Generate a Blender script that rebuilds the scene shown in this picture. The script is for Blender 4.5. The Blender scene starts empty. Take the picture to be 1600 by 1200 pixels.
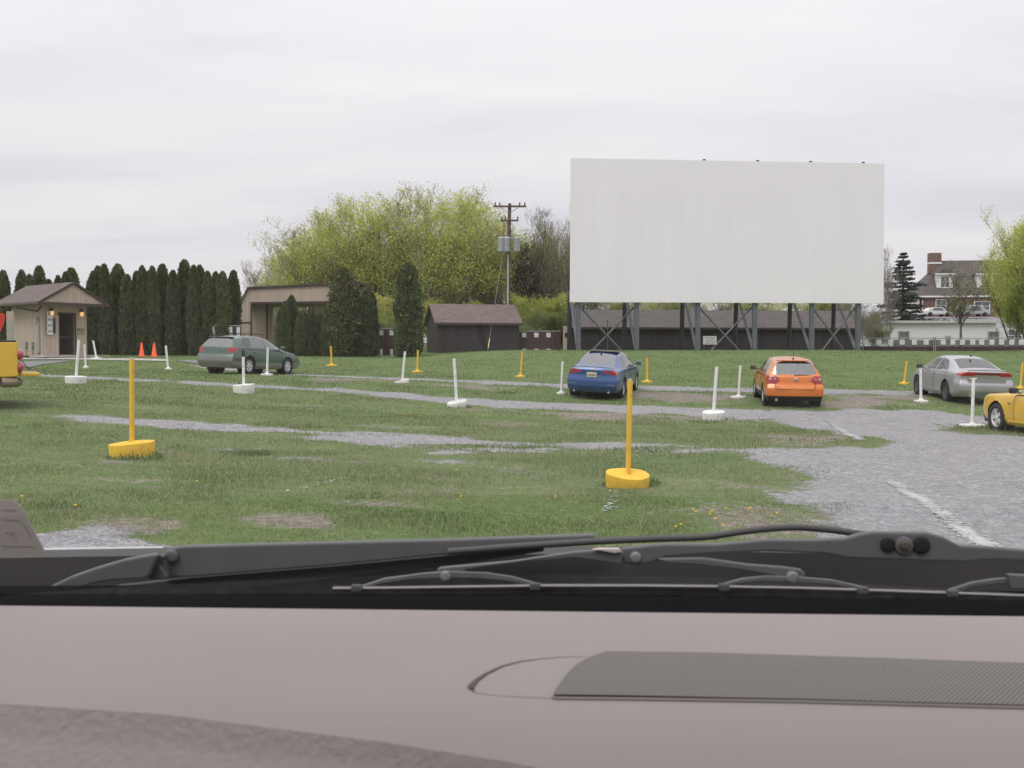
import bpy, bmesh, math, random
import numpy as np
from mathutils import Vector, Matrix
random.seed(7); rng = np.random.default_rng(7)
R = math.radians
col = bpy.context.scene.collection
F = 1555.0; HV = 553.0; ZC = 1.6
PITCH = math.atan((600-HV)/F)

def P(u, v, d):
    """world point seen at photo pixel (u, v) at forward distance d"""
    # ray in camera frame, then pitched down
    rx, ry, rz = (u-800)/F, 1.0, (600-v)/F
    c, s = math.cos(PITCH), math.sin(-PITCH)
    y = ry*c - rz*s; z = ry*s + rz*c
    k = d/y
    return Vector((rx*k, d, ZC + z*k))
def proj(x, y, z):
    dz = z-ZC; c, s = math.cos(PITCH), math.sin(-PITCH)
    yy = y*c + dz*s; zz = -y*s + dz*c
    yy = np.maximum(yy, 1e-3)
    return 800 + F*x/yy, 600 - F*zz/yy

# ---------------------------------------------------------------- objects
def tag(o, label=None, cat=None, group=None, kind=None):
    if label: o['label'] = label
    if cat: o['category'] = cat
    if group: o['group'] = group
    if kind: o['kind'] = kind
    return o
def empty(name, loc=(0,0,0), rz=0, label=None, cat=None, group=None):
    o = bpy.data.objects.new(name, None); col.objects.link(o)
    o.location = loc; o.rotation_euler = (0,0,rz); o.empty_display_size = .2
    return tag(o, label, cat, group)
class MB:
    def __init__(s): s.v = []; s.f = []; s.sm = []
    def add(s, vs, fs, smooth=False):
        n = len(s.v); s.v += [tuple(p) for p in vs]
        for f in fs: s.f.append(tuple(i+n for i in f)); s.sm.append(smooth)
        return s
    def box(s, c, size, M=None, bev=0):
        x, y, z = [a/2 for a in size]; c = Vector(c)
        if bev > 0:
            bm = bmesh.new(); bmesh.ops.create_cube(bm, size=1)
            bmesh.ops.scale(bm, vec=size, verts=bm.verts)
            bmesh.ops.bevel(bm, geom=bm.edges[:]+bm.verts[:], offset=min(bev, min(size)*.45), segments=2, affect='EDGES', profile=.6)
            bm.verts.index_update()
            vs = [v.co.copy() for v in bm.verts]; fs = [tuple(v.index for v in f.verts) for f in bm.faces]; bm.free()
        else:
            vs = [Vector((a,b,d)) for a in (-x,x) for b in (-y,y) for d in (-z,z)]
            fs = [(0,1,3,2),(4,6,7,5),(0,4,5,1),(2,3,7,6),(0,2,6,4),(1,5,7,3)]
        if M is not None: vs = [M @ v for v in vs]
        return s.add([v+c for v in vs], fs)
    def tube(s, pts, r, n=10, cap=True, smooth=True):
        pts = [Vector(p) for p in pts]; k = len(pts)
        rs = r if isinstance(r, (list, tuple)) else [r]*k
        vs = []; up = None
        for i, p in enumerate(pts):
            t = (pts[min(i+1,k-1)] - pts[max(i-1,0)])
            if t.length < 1e-9: t = Vector((0,0,1))
            t.normalize()
            if up is None:
                up = Vector((0,0,1)) if abs(t.z) < .9 else Vector((1,0,0))
            a = t.cross(up).normalized(); b = a.cross(t).normalized(); up = b
            for j in range(n):
                q = 2*math.pi*j/n
                vs.append(p + (a*math.cos(q) + b*math.sin(q))*rs[i])
        fs = [(i*n+j, i*n+(j+1)%n, (i+1)*n+(j+1)%n, (i+1)*n+j) for i in range(k-1) for j in range(n)]
        s.add(vs, fs, smooth)
        if cap: s.add(vs[:n], [tuple(range(n))]); s.add(vs[-n:], [tuple(range(n-1,-1,-1))])
        return s
    def prism(s, poly, axis):
        """poly: 3-D points of one face, extruded by vector axis"""
        n = len(poly); a = [Vector(p) for p in poly]; b = [p+Vector(axis) for p in a]
        return s.add(a+b, [tuple(range(n)), tuple(range(2*n-1,n-1,-1))] + [(i,(i+1)%n,n+(i+1)%n,n+i) for i in range(n)])
    def lathe(s, prof, n=20, c=(0,0,0), M=None, smooth=True, cap=True):
        vs = []
        for r, z in prof:
            for j in range(n):
                q = 2*math.pi*j/n; v = Vector((r*math.cos(q), r*math.sin(q), z))
                if M is not None: v = M @ v
                vs.append(v+Vector(c))
        k = len(prof)
        fs = [(i*n+j, i*n+(j+1)%n, (i+1)*n+(j+1)%n, (i+1)*n+j) for i in range(k-1) for j in range(n)]
        s.add(vs, fs, smooth)
        if not cap: return s
        if prof[0][0] > 1e-6: s.add(vs[:n], [tuple(range(n-1,-1,-1))])
        if prof[-1][0] > 1e-6: s.add(vs[-n:], [tuple(range(n))])
        return s
    def build(s, name, mat, parent=None, fix=True):
        me = bpy.data.meshes.new(name); me.from_pydata(s.v, [], s.f)
        me.polygons.foreach_set('use_smooth', s.sm)
        if fix:
            bm = bmesh.new(); bm.from_mesh(me); bmesh.ops.recalc_face_normals(bm, faces=bm.faces); bm.to_mesh(me); bm.free()
        me.materials.append(mat); me.update()
        o = bpy.data.objects.new(name, me); col.objects.link(o)
        if parent: o.parent = parent
        return o
def npmesh(name, V, Fq, mat, parent=None, smooth=False, attrs=None):
    """fast mesh from numpy arrays; Fq is n x k of one face size"""
    me = bpy.data.meshes.new(name); n, k = Fq.shape
    me.vertices.add(len(V)); me.vertices.foreach_set('co', np.asarray(V, np.float32).ravel())
    me.loops.add(n*k); me.loops.foreach_set('vertex_index', np.asarray(Fq, np.int32).ravel())
    me.polygons.add(n); me.polygons.foreach_set('loop_start', np.arange(0, n*k, k, dtype=np.int32))
    me.polygons.foreach_set('loop_total', np.full(n, k, np.int32))
    me.polygons.foreach_set('use_smooth', np.full(n, smooth))
    me.update(calc_edges=True)
    for a, arr in (attrs or {}).items():
        at = me.attributes.new(a, 'FLOAT', 'POINT'); at.data.foreach_set('value', np.asarray(arr, np.float32))
    me.materials.append(mat)
    o = bpy.data.objects.new(name, me); col.objects.link(o)
    if parent: o.parent = parent
    return o
def copy_tree(o, parent=None):
    kids = [c for c in KIDS.get(o.name, [])] if False else list(o.children)
    c = o.copy(); col.objects.link(c); c.parent = parent
    for ch in kids: copy_tree(ch, c)
    return c

# ---------------------------------------------------------------- materials
class G:
    """tiny node helper"""
    def __init__(s, nt): s.nt = nt; s.n = nt.nodes; s.l = nt.links
    def node(s, t, **kw):
        n = s.n.new(t)
        for k, v in kw.items(): setattr(n, k, v)
        return n
    def inp(s, sock, v):
        if isinstance(v, bpy.types.NodeSocket): s.l.new(v, sock)
        elif isinstance(v, (tuple, list)) and sock.type == 'RGBA' and len(v) == 3: sock.default_value = (*v, 1)
        else: sock.default_value = v
    def math(s, op, a, b=0.0, c=None, clamp=False):
        n = s.node('ShaderNodeMath', operation=op, use_clamp=clamp); s.inp(n.inputs[0], a); s.inp(n.inputs[1], b)
        if c is not None: s.inp(n.inputs[2], c)
        return n.outputs[0]
    def mix(s, f, a, b, mode='MIX'):
        n = s.node('ShaderNodeMix', data_type='RGBA', blend_type=mode)
        s.inp(n.inputs[0], f); s.inp(n.inputs[6], a); s.inp(n.inputs[7], b); return n.outputs[2]
    def noise(s, vec, scale, detail=4, rough=.55, dist=0, out=0):
        n = s.node('ShaderNodeTexNoise'); s.inp(n.inputs['Scale'], scale); n.inputs['Detail'].default_value = detail
        n.inputs['Roughness'].default_value = rough; n.inputs['Distortion'].default_value = dist
        if vec is not None: s.l.new(vec, n.inputs['Vector'])
        return n.outputs[out]
    def voro(s, vec, scale, out='Distance', feature='F1'):
        n = s.node('ShaderNodeTexVoronoi', feature=feature); n.inputs['Scale'].default_value = scale
        s.l.new(vec, n.inputs['Vector']); return n.outputs[out]
    def ramp(s, f, stops):
        n = s.node('ShaderNodeValToRGB'); s.l.new(f, n.inputs[0]); e = n.color_ramp.elements
        while len(e) > 1: e.remove(e[-1])
        e[0].position = stops[0][0]; e[0].color = (*stops[0][1], 1)
        for p, c in stops[1:]: q = e.new(p); q.color = (*c, 1)
        return n.outputs[0]
    def smooth(s, v, a, b):
        n = s.node('ShaderNodeMapRange', interpolation_type='SMOOTHSTEP'); s.inp(n.inputs[0], v)
        n.inputs[1].default_value = a; n.inputs[2].default_value = b; return n.outputs[0]
    def scale(s, vec, sc):
        n = s.node('ShaderNodeMapping'); s.l.new(vec, n.inputs[0]); n.inputs['Scale'].default_value = sc; return n.outputs[0]
    def attr(s, name):
        n = s.node('ShaderNodeAttribute'); n.attribute_name = name; return n.outputs['Fac']
def new_mat(name):
    m = bpy.data.materials.new(name); m.use_nodes = True; nt = m.node_tree; nt.nodes.clear(); g = G(nt)
    out = g.node('ShaderNodeOutputMaterial'); b = g.node('ShaderNodeBsdfPrincipled'); g.l.new(b.outputs[0], out.inputs[0])
    return m, g, b, out
def coords(g, kind='Object'):
    return g.node('ShaderNodeTexCoord').outputs[kind]
def bump(g, b, h, strength=.3, dist=.01):
    n = g.node('ShaderNodeBump'); n.inputs['Strength'].default_value = strength; n.inputs['Distance'].default_value = dist
    g.l.new(h, n.inputs['Height']); g.l.new(n.outputs[0], b.inputs['Normal']); return n
def simple(name, c, rough=.6, metal=0, var=.15, nscale=6, coat=0, bmp=0, bscale=60, spec=None, dirt=0, dcol=(.16,.13,.1)):
    m, g, b, out = new_mat(name); co = coords(g)
    n = g.noise(co, nscale, 5); d = tuple(max(0, x*(1-var)) for x in c); l = tuple(min(1, x*(1+var)) for x in c)
    cc = g.ramp(n, [(.3, d), (.7, l)])
    if dirt:
        n2 = g.noise(co, nscale*.4+1.3, 7, .65); cc = g.mix(g.math('MULTIPLY', g.smooth(n2, .5, .75), dirt), cc, dcol)
    g.l.new(cc, b.inputs['Base Color']); b.inputs['Roughness'].default_value = rough; b.inputs['Metallic'].default_value = metal
    if coat: b.inputs['Coat Weight'].default_value = coat; b.inputs['Coat Roughness'].default_value = .06
    if spec is not None: b.inputs['Specular IOR Level'].default_value = spec
    if bmp: bump(g, b, g.noise(co, bscale, 3), bmp, .01)
    return m
def boards(name, c, axis=0, pitch=.2, gap=.07, dark=.45, rough=.75, var=.12):
    """plank siding with grooves running along one axis of the object"""
    m, g, b, out = new_mat(name); co = coords(g); s = g.node('ShaderNodeSeparateXYZ'); g.l.new(co, s.inputs[0])
    if axis == 'xy': x = g.math('ADD', s.outputs[0], s.outputs[1])
    else: x = s.outputs[axis]
    q = g.math('DIVIDE', x, pitch); fr = g.math('FRACT', q)
    gr = g.math('LESS_THAN', fr, gap)
    wn = g.node('ShaderNodeTexWhiteNoise', noise_dimensions='1D'); g.l.new(g.math('FLOOR', q), wn.inputs['W'])
    n = g.noise(co, 3, 6)
    k = g.math('ADD', g.math('MULTIPLY', wn.outputs[0], .5), g.math('MULTIPLY', n, .5))
    cc = g.ramp(k, [(.2, tuple(x*(1-var) for x in c)), (.8, tuple(min(1, x*(1+var)) for x in c))])
    cc = g.mix(gr, cc, tuple(x*dark for x in c))
    g.l.new(cc, b.inputs['Base Color']); b.inputs['Roughness'].default_value = rough
    bump(g, b, g.math('SUBTRACT', 1, gr), .5, .01); return m
def shingles(name, c):
    m, g, b, out = new_mat(name); co = coords(g)
    br = g.node('ShaderNodeTexBrick'); g.l.new(co, br.inputs[0]); br.inputs['Scale'].default_value = 1
    br.inputs['Brick Width'].default_value = .5; br.inputs['Row Height'].default_value = .22; br.inputs['Mortar Size'].default_value = .012
    br.inputs['Color1'].default_value = (*[x*.8 for x in c], 1); br.inputs['Color2'].default_value = (*[x*1.2 for x in c], 1)
    br.inputs['Mortar'].default_value = (*[x*.5 for x in c], 1)
    cc = g.mix(.35, br.outputs[0], g.ramp(g.noise(co, 5, 6), [(.3, tuple(x*.7 for x in c)), (.7, tuple(x*1.3 for x in c))]))
    g.l.new(cc, b.inputs['Base Color']); b.inputs['Roughness'].default_value = .9; return m
def leafmat(name, cols, transl=.35, rough=.6, ovar=.22):
    """foliage: per-leaf tint attribute picks from a ramp"""
    m, g, b, out = new_mat(name)
    t = g.attr('tint'); oi = g.node('ShaderNodeObjectInfo').outputs['Random']
    k = g.math('ADD', t, g.math('MULTIPLY', g.math('SUBTRACT', oi, .5), ovar), clamp=True)
    cc = g.ramp(k, [(i/(len(cols)-1), c) for i, c in enumerate(cols)])
    g.l.new(cc, b.inputs['Base Color']); b.inputs['Roughness'].default_value = rough; b.inputs['Specular IOR Level'].default_value = .25
    tr = g.node('ShaderNodeBsdfTranslucent'); g.l.new(cc, tr.inputs[0])
    mx = g.node('ShaderNodeMixShader'); mx.inputs[0].default_value = transl
    g.l.new(b.outputs[0], mx.inputs[1]); g.l.new(tr.outputs[0], mx.inputs[2]); g.l.new(mx.outputs[0], out.inputs[0]); return m

# ---------------------------------------------------------------- value noise
class VN:
    def __init__(s, seed): s.t = np.random.default_rng(seed).random((256, 256))
    def __call__(s, x, y):
        xi = np.floor(x).astype(int); yi = np.floor(y).astype(int); fx = x-xi; fy = y-yi
        fx = fx*fx*(3-2*fx); fy = fy*fy*(3-2*fy); t = s.t
        a = t[xi & 255, yi & 255]; b = t[(xi+1) & 255, yi & 255]; c = t[xi & 255, (yi+1) & 255]; d = t[(xi+1) & 255, (yi+1) & 255]
        return (a*(1-fx)+b*fx)*(1-fy) + (c*(1-fx)+d*fx)*fy
vn = VN(3); vn2 = VN(9)
def fbm(n, x, y, o=4):
    s = 0; a = .5
    for i in range(o): s = s + a*n(x, y); x = x*2.03+17; y = y*2.03+5; a *= .5
    return s/(1-.5**o)
def sst(a, b, x):
    t = np.clip((x-a)/(b-a), 0, 1); return t*t*(3-2*t)

# ---------------------------------------------------------------- terrain
CTRL = [(205,716,14.5),(980,760,13.5),(118,598,30.5),(381,615,30),(714,636,27.3),(1114,655,27),(1519,665,26),
 (417,585,38.5),(628,598,36),(877,613,34),(1154,622,33),(1439,628,31.5),(263,578,42),(1240,636,29.9),(930,626,32.4),
 (518,572,48),(652,582,44),(814,590,41),(1011,598,39.5),(1412,600,40),(1598,604,40),(390,583,38),(1530,632,31),
 (100,845,8),(500,846,8.6),(900,838,9.6),(1500,850,10.2),(1300,815,11),
 (134,573,45),(100,558,49),(40,559,49),(240,557,54),(400,557,56),(560,559,56),(640,559,57),(700,553,56),(760,549,56),
 (900,548.5,56),(1100,548.5,56),(1300,548.5,56),(1450,550,57),(1600,550,57),(900,547.5,61),(1100,547.3,61),(1300,547.3,61),(1450,548.5,61),(1600,549,61),(760,548.5,61),(1100,572,47),(1400,572,47),(850,568,48),(700,570,48),
 (221,561,48),(20,622,24),(1556,671,24.2),(1000,640,29),(850,700,18),(400,670,20),(1380,695,19.5),(600,735,14.5)]
pts = [tuple(P(*c)) for c in CTRL]
pts += [(-38,30,1.3),(-38,56,1.7),(38,30,-.2),(38,56,1.9),(0,-10,-.1),(-20,-10,.2),(20,-10,-.6),(-20,12,.45),(20,12,-.6),(0,1,-.05),(0,66,1.85),(-30,66,1.75),(30,66,1.85)]
A = np.array(pts)
def _phi(r): return np.where(r > 1e-9, r*r*np.log(np.maximum(r, 1e-9)), 0)
def _fit():
    n = len(A); K = _phi(np.linalg.norm(A[:,None,:2]-A[None,:,:2], axis=2)) + np.eye(n)*1.2
    Q = np.hstack([np.ones((n,1)), A[:,:2]]); M = np.zeros((n+3,n+3)); M[:n,:n] = K; M[:n,n:] = Q; M[n:,:n] = Q.T
    return np.linalg.solve(M, np.concatenate([A[:,2], np.zeros(3)]))
_W = _fit()
def gz(x, y):
    x = np.atleast_1d(np.asarray(x, float)); y = np.atleast_1d(np.asarray(y, float)); sh = np.broadcast(x, y).shape
    x = np.broadcast_to(x, sh).ravel(); y = np.broadcast_to(y, sh).ravel()
    xc = np.clip(x, -38, 38); yc = np.clip(y, -10, 64); out = np.empty(len(x))
    for i in range(0, len(x), 20000):
        a, b = xc[i:i+20000], yc[i:i+20000]
        r = np.sqrt((a[:,None]-A[None,:,0])**2 + (b[:,None]-A[None,:,1])**2)
        out[i:i+20000] = _phi(r) @ _W[:-3] + _W[-3] + _W[-2]*a + _W[-1]*b
    far = 1.75 + 1.1*sst(82, 108, y)*sst(30, 20, x) + 4.6*sst(106, 119, y)*sst(30, 42, x)
    w = sst(60, 74, y); out = out*(1-w) + far*w
    near = sst(70, 20, y)
    out += near*((fbm(vn, x*.35, y*.35, 3)-.5)*.12 + (fbm(vn2, x*1.6, y*1.6, 2)-.5)*.035)
    return out.reshape(sh)
def gz1(x, y): return float(gz(x, y)[0])
def hit(u, v, d0=6, d1=140):
    prev = None
    ds = np.concatenate([np.arange(d0, 60, .15), np.arange(60, d1, .6)])
    pp = [P(u, v, d) for d in ds]; g = gz([p.x for p in pp], [p.y for p in pp])
    for p, q in zip(pp, g):
        if p.z <= q: return Vector((p.x, p.y, float(q)))
    return pp[-1]

# masks of the ground cover: outlines in photo pixels, turned once into attributes of the ground
def inpoly(u, v, poly):
    """signed distance (px, positive inside); v stretched so distances are comparable on a slanted ground"""
    pl = poly; inside = np.zeros(u.shape, bool); dm = np.full(u.shape, 1e9); n = len(pl)
    for i in range(n):
        x1, y1 = pl[i]; x2, y2 = pl[(i+1) % n]
        c = ((y1 > v) != (y2 > v)) & (u < (x2-x1)*(v-y1)/((y2-y1) or 1e-9) + x1); inside ^= c
        dx, dy = x2-x1, y2-y1; t = np.clip(((u-x1)*dx+(v-y1)*dy)/(dx*dx+dy*dy+1e-9), 0, 1)
        dm = np.minimum(dm, np.hypot(u-x1-t*dx, v-y1-t*dy))
    return np.where(inside, dm, -dm)
def band(top, bot): return top + bot[::-1]
PATH_A = band([(-200,572),(60,585.5),(200,592),(300,597),(400,601),(500,606),(600,613),(700,621),(800,626),(900,630),(1000,633.5),(1100,637),(1200,641)],
              [(-200,575),(60,588),(200,595),(300,600.5),(400,605.5),(500,611),(600,620),(700,631),(800,638),(900,643),(1000,646),(1100,650),(1200,662)])
PATH_B = band([(-200,630),(0,640),(150,650),(280,655),(350,660),(450,666),(560,674),(650,678),(750,685),(850,690),(950,694),(1100,700),(1240,703)],
              [(-200,638),(0,648),(150,660),(280,671),(400,682),(500,690),(600,699),(700,705),(850,711),(1000,716),(1150,716),(1240,722)])
PATH_B2 = band([(330,703),(450,707),(600,714),(750,720),(870,728)], [(330,709),(430,716),(560,728),(700,736),(870,744)])
PATH_C = band([(300,571),(490,586),(600,589),(680,592),(860,600),(1000,604),(1110,606),(1300,608),(1440,611),(1700,616)],
              [(300,573),(490,588),(600,592),(680,596),(860,605.5),(1000,610),(1110,612),(1300,615),(1440,618),(1700,624)])
LOT = [(1150,643),(1250,642),(1340,640),(1420,640),(1500,647),(1560,655),(1800,665),(1800,1300),(1380,1300),(1340,860),(1300,815),(1288,790),(1248,762),(1205,738),(1188,716),
       (1222,703),(1300,699),(1368,696),(1372,690),(1300,677),(1240,668),(1180,658)]
ISLE = [(1470,673),(1520,664),(1600,664),(1800,676),(1800,690),(1600,683),(1530,680)]
NEARG = [(-300,800),(40,836),(130,842),(200,850),(330,853),(600,865),(1400,868),(1400,1300),(-300,1300)]
DIRT = [([(90,815),(160,800),(280,803),(300,815),(230,830),(130,832)],.7), ([(400,822),(480,820),(500,833),(430,836)],.95), ([(650,745),(800,742),(850,755),(720,768)],.45),
        ([(850,642),(1100,650),(1110,658),(880,657)],.95), ([(720,632),(860,642),(860,652),(740,642)],.6), ([(455,587),(600,590),(615,597),(500,598)],.85), ([(650,599),(750,601),(830,606),(740,610)],.8),
        ([(985,616),(1060,613),(1190,617),(1170,628),(1020,630)],.9), ([(1288,618),(1420,620),(1420,632),(1340,640),(1290,636)],1.0),
        ([(1100,652),(1200,656),(1170,664),(1110,660)],.8), ([(1215,684),(1330,682),(1360,694),(1230,698)],.8), ([(240,640),(300,650),(500,655),(300,662)],.4),
        ([(60,648),(180,662),(330,700),(120,690),(0,660)],.35), ([(1380,630),(1450,632),(1560,640),(1450,645)],.45), ([(330,690),(500,700),(860,715),(880,725),(600,716),(380,706)],.35),
        ([(940,770),(965,765),(960,800),(935,800)],.3), ([(1210,740),(1290,780),(1260,790),(1180,750)],.45)]
_WC = {}
def wpoly(poly):
    k = id(poly)
    if k not in _WC: _WC[k] = [(lambda h_: (h_.x, h_.y))(hit(a, b)) for a, b in poly]
    return _WC[k]
def masks(x, y, z):
    u, v = proj(x, y, z); ok = (y > 3)
    j = (fbm(vn2, x*.9+50, y*.9, 4)-.5)
    k = np.clip(F*1.3/np.maximum(y, 3)**2, .6, 20)     # pixels per metre of depth
    def m(poly, soft=.35, amp=1.6): return np.clip(.5 + (inpoly(x, y, wpoly(poly)) + j*amp)/soft/2, 0, 1)
    g = m(PATH_A, .4, 1.1)
    pb = m(PATH_B, .6, 2.6)*(.24+.80*sst(.38, .62, fbm(vn, x*.6+9, y*1.6, 4)) + .22*sst(360,560,u)*sst(820,640,u))*(.50+.85*fbm(vn, x*2.3, y*4.1, 3)); g = np.maximum(g, np.clip(pb,0,1))
    g = np.maximum(g, m(PATH_B2, .6, 2.4)*.62*sst(.45, .66, fbm(vn, x*.9+29, y*1.9, 4)))
    g = np.maximum(g, m(PATH_C, .4, 1.3)*.95)
    lot = m(LOT, .5, 2.4)*(1-m(ISLE, .3, 1.4)); g = np.maximum(g, lot)
    g = np.maximum(g, m(NEARG, .35, 2.0))
    d = np.zeros_like(g)
    for poly, s in DIRT: d = np.maximum(d, m(poly, .9, 3.8)*s)
    d = np.maximum(d, .62*sst(.58, .80, fbm(vn, x*.35+3, y*.6+7, 4))*sst(45, 25, y))
    g = np.maximum(g, .9*((y > 103) & (x > 25))); g = np.where(y < 6.6, 1, g); g = np.where(ok, g, 1); d = np.where(ok, d, 0)
    return g, d
# ---------------------------------------------------------------- ground materials
def ground_mat():
    m, g, b, out = new_mat('ground_cover'); geo = g.node('ShaderNodeNewGeometry'); co = geo.outputs['Position']
    gr = g.attr('gravel'); dt = g.attr('dirt')
    n1 = g.noise(co, 9, 6, .7); n2 = g.noise(co, 1.1, 5, .6); n3 = g.noise(co, 38, 3, .6)
    # grass
    mow = g.noise(g.scale(co, (.5, 2.2, 1)), 1.6, 4)
    k = g.math('ADD', g.math('MULTIPLY', n1, .45), g.math('ADD', g.math('MULTIPLY', n2, .35), g.math('MULTIPLY', mow, .25)))
    grass = g.ramp(k, [(.36, (.075,.12,.04)), (.48, (.105,.16,.055)), (.58, (.135,.18,.07)), (.72, (.21,.215,.12))])
    straw = g.smooth(n1, .55, .75); grass = g.mix(g.math('MULTIPLY', straw, .6), grass, (.29,.26,.17))
    # soil
    soil = g.ramp(g.math('ADD', g.math('MULTIPLY', n1, .6), g.math('MULTIPLY', n3, .4)), [(.35, (.10,.085,.066)), (.5, (.20,.178,.148)), (.68, (.37,.35,.32))])
    # gravel
    v1 = g.voro(co, 34, 'Color'); v2 = g.voro(co, 9, 'Color'); s1 = g.node('ShaderNodeSeparateColor'); g.l.new(v1, s1.inputs[0])
    s2 = g.node('ShaderNodeSeparateColor'); g.l.new(v2, s2.inputs[0])
    kk = g.math('ADD', g.math('MULTIPLY', s1.outputs[0], .42), g.math('ADD', g.math('MULTIPLY', s2.outputs[0], .2), g.math('MULTIPLY', n2, .38)))
    stone = g.ramp(kk, [(.12, (.17,.17,.175)), (.4, (.255,.254,.258)), (.62, (.335,.334,.34)), (.9, (.50,.50,.51))])
    stone = g.mix(g.smooth(n2, .48, .72), stone, g.mix(.5, stone, (.25,.24,.23)))
    d_edge = g.smooth(g.math('ADD', dt, g.math('ADD', g.math('MULTIPLY', g.math('SUBTRACT', n1, .5), 1.0), g.math('MULTIPLY', g.math('SUBTRACT', g.noise(co, 2.6, 5, .65), .5), 1.3))), .42, .72)
    base = g.mix(d_edge, grass, soil)
    g_edge = g.smooth(g.math('ADD', gr, g.math('MULTIPLY', g.math('SUBTRACT', g.noise(co, 5, 6, .7), .5), 1.7)), .34, .66)
    base = g.mix(g_edge, base, stone)
    g.l.new(base, b.inputs['Base Color']); b.inputs['Roughness'].default_value = .95; b.inputs['Specular IOR Level'].default_value = .15
    h = g.math('ADD', g.math('MULTIPLY', g.voro(co, 26), g_edge), g.math('MULTIPLY', n1, .8)); bump(g, b, h, .9, .03)
    return m
M_GROUND = ground_mat()

def axis_coords(inner0, inner1, step, outer0, outer1):
    a = list(np.arange(inner0, inner1+1e-6, step)); s = step; x = a[-1]
    while x < outer1: s *= 1.25; x += s; a.append(x)
    s = step; x = a[0]
    while x > outer0: s *= 1.25; x -= s; a.insert(0, x)
    return np.array(a)
gx = axis_coords(-34, 34, .24, -1500, 1500)
ya = np.arange(6, 34, .16); yb = np.arange(34, 62, .24)
tmp = axis_coords(62, 63, .3, 0, 3000); ye = tmp[tmp > 62]
yl = []; y_ = 6; s_ = .3
while y_ > -200: y_ -= s_; s_ *= 1.3; yl.insert(0, y_)
gy = np.concatenate([yl, ya, yb, ye])
GX, GY = np.meshgrid(gx, gy); GZ = gz(GX, GY); g_m, d_m = masks(GX, GY, GZ)
nx, ny = len(gx), len(gy)
idx = np.arange(nx*ny).reshape(ny, nx)
Q = np.stack([idx[:-1,:-1], idx[:-1,1:], idx[1:,1:], idx[1:,:-1]], -1).reshape(-1, 4)
gf = g_m.ravel()[Q].mean(1); cx = GX.ravel()[Q].mean(1); cy = GY.ravel()[Q].mean(1)
UU, VV = proj(cx, cy, GZ.ravel()[Q].mean(1))
is_g = (gf > .5) & (cy < 60)
is_lot = is_g & ((cy < 11.0) | (UU > 1185) | (VV > 800))
is_path = is_g & ~is_lot
V3 = np.stack([GX.ravel(), GY.ravel(), GZ.ravel()], 1)
def sub(name, sel, label=None):
    q = Q[sel]; used, inv = np.unique(q, return_inverse=True)
    o = npmesh(name, V3[used], inv.reshape(q.shape), M_GROUND, None, True, {'gravel': g_m.ravel()[used], 'dirt': d_m.ravel()[used]})
    return tag(o, label, None, None, 'structure')
sub('lawn', ~is_g, 'patchy green lawn rising to a low mound before the screen')
sub('gravel_lot', is_lot, 'grey gravel lot at the right and under the car')
sub('gravel_path', is_path, 'worn grey gravel strips crossing the lawn')

# ---------------------------------------------------------------- grass blades (nobody could count them)
M_GRASS = leafmat('grass_blades', [(.078,.135,.040),(.115,.178,.058),(.165,.215,.09),(.25,.265,.145),(.42,.38,.26)], .35, .7)
def blades():
    X=[];Y=[];Hs=[];Ws=[]
    for d0, d1, dens, h, w in ((7.2,12,1300,.034,.009),(12,17,820,.036,.011),(17,25,420,.040,.015),(25,36,190,.045,.022),(36,50,105,.034,.024),(50,62,55,.034,.026)):
        wid = d1*1.1+3; n = int((d1-d0)*wid*dens)
        x = (rng.random(n)-.5)*wid; y = d0 + rng.random(n)*(d1-d0); X.append(x); Y.append(y)
        Hs.append(np.full(n, h)); Ws.append(np.full(n, w))
    x = np.concatenate(X); y = np.concatenate(Y); h = np.concatenate(Hs); w = np.concatenate(Ws)
    keep = np.abs(x) < y*.55+1; x, y, h, w = x[keep], y[keep], h[keep], w[keep]
    z = gz(x, y); 
    gi, di = masks(x, y, z)
    pn = fbm(vn, x*.8, y*.8, 3); r = rng.random(len(x))
    keep = (gi + (r-.5)*.95 < .42) & (di*1.1 + (r-.5)*.95 < .62); x, y, z, h, w, pn, di = [a[keep] for a in (x, y, z, h, w, pn, di)]
    n = len(x); h = h*(.5+.8*rng.random(n)**1.3)*(.6+1.1*sst(.35,.7,pn))*(1+1.3*(rng.random(n) > .985))
    a = rng.random(n)*6.283; lean = rng.random(n)*.9; la = rng.random(n)*6.283
    dx, dy = np.cos(a)*w/2, np.sin(a)*w/2
    V = np.empty((n, 3, 3)); V[:,0] = np.stack([x-dx, y-dy, z-.004], 1); V[:,1] = np.stack([x+dx, y+dy, z-.004], 1)
    V[:,2] = np.stack([x+np.cos(la)*lean*h, y+np.sin(la)*lean*h, z+h], 1)
    t = np.clip(-.08+.30*sst(42,22,y)+.62*fbm(vn2, x*.5, y*1.1, 4)+.15*rng.standard_normal(n)+.35*di, 0, .93)
    t = np.where(rng.random(n) < .07, .98, t)
    o = npmesh('grass', V.reshape(-1,3), np.arange(3*n).reshape(n,3), M_GRASS, None, False, {'tint': np.repeat(t, 3)})
    tag(o, None, 'grass', None, 'stuff'); tag(o, 'short spring grass blades covering the lawn between the gravel strips')
blades()
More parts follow.
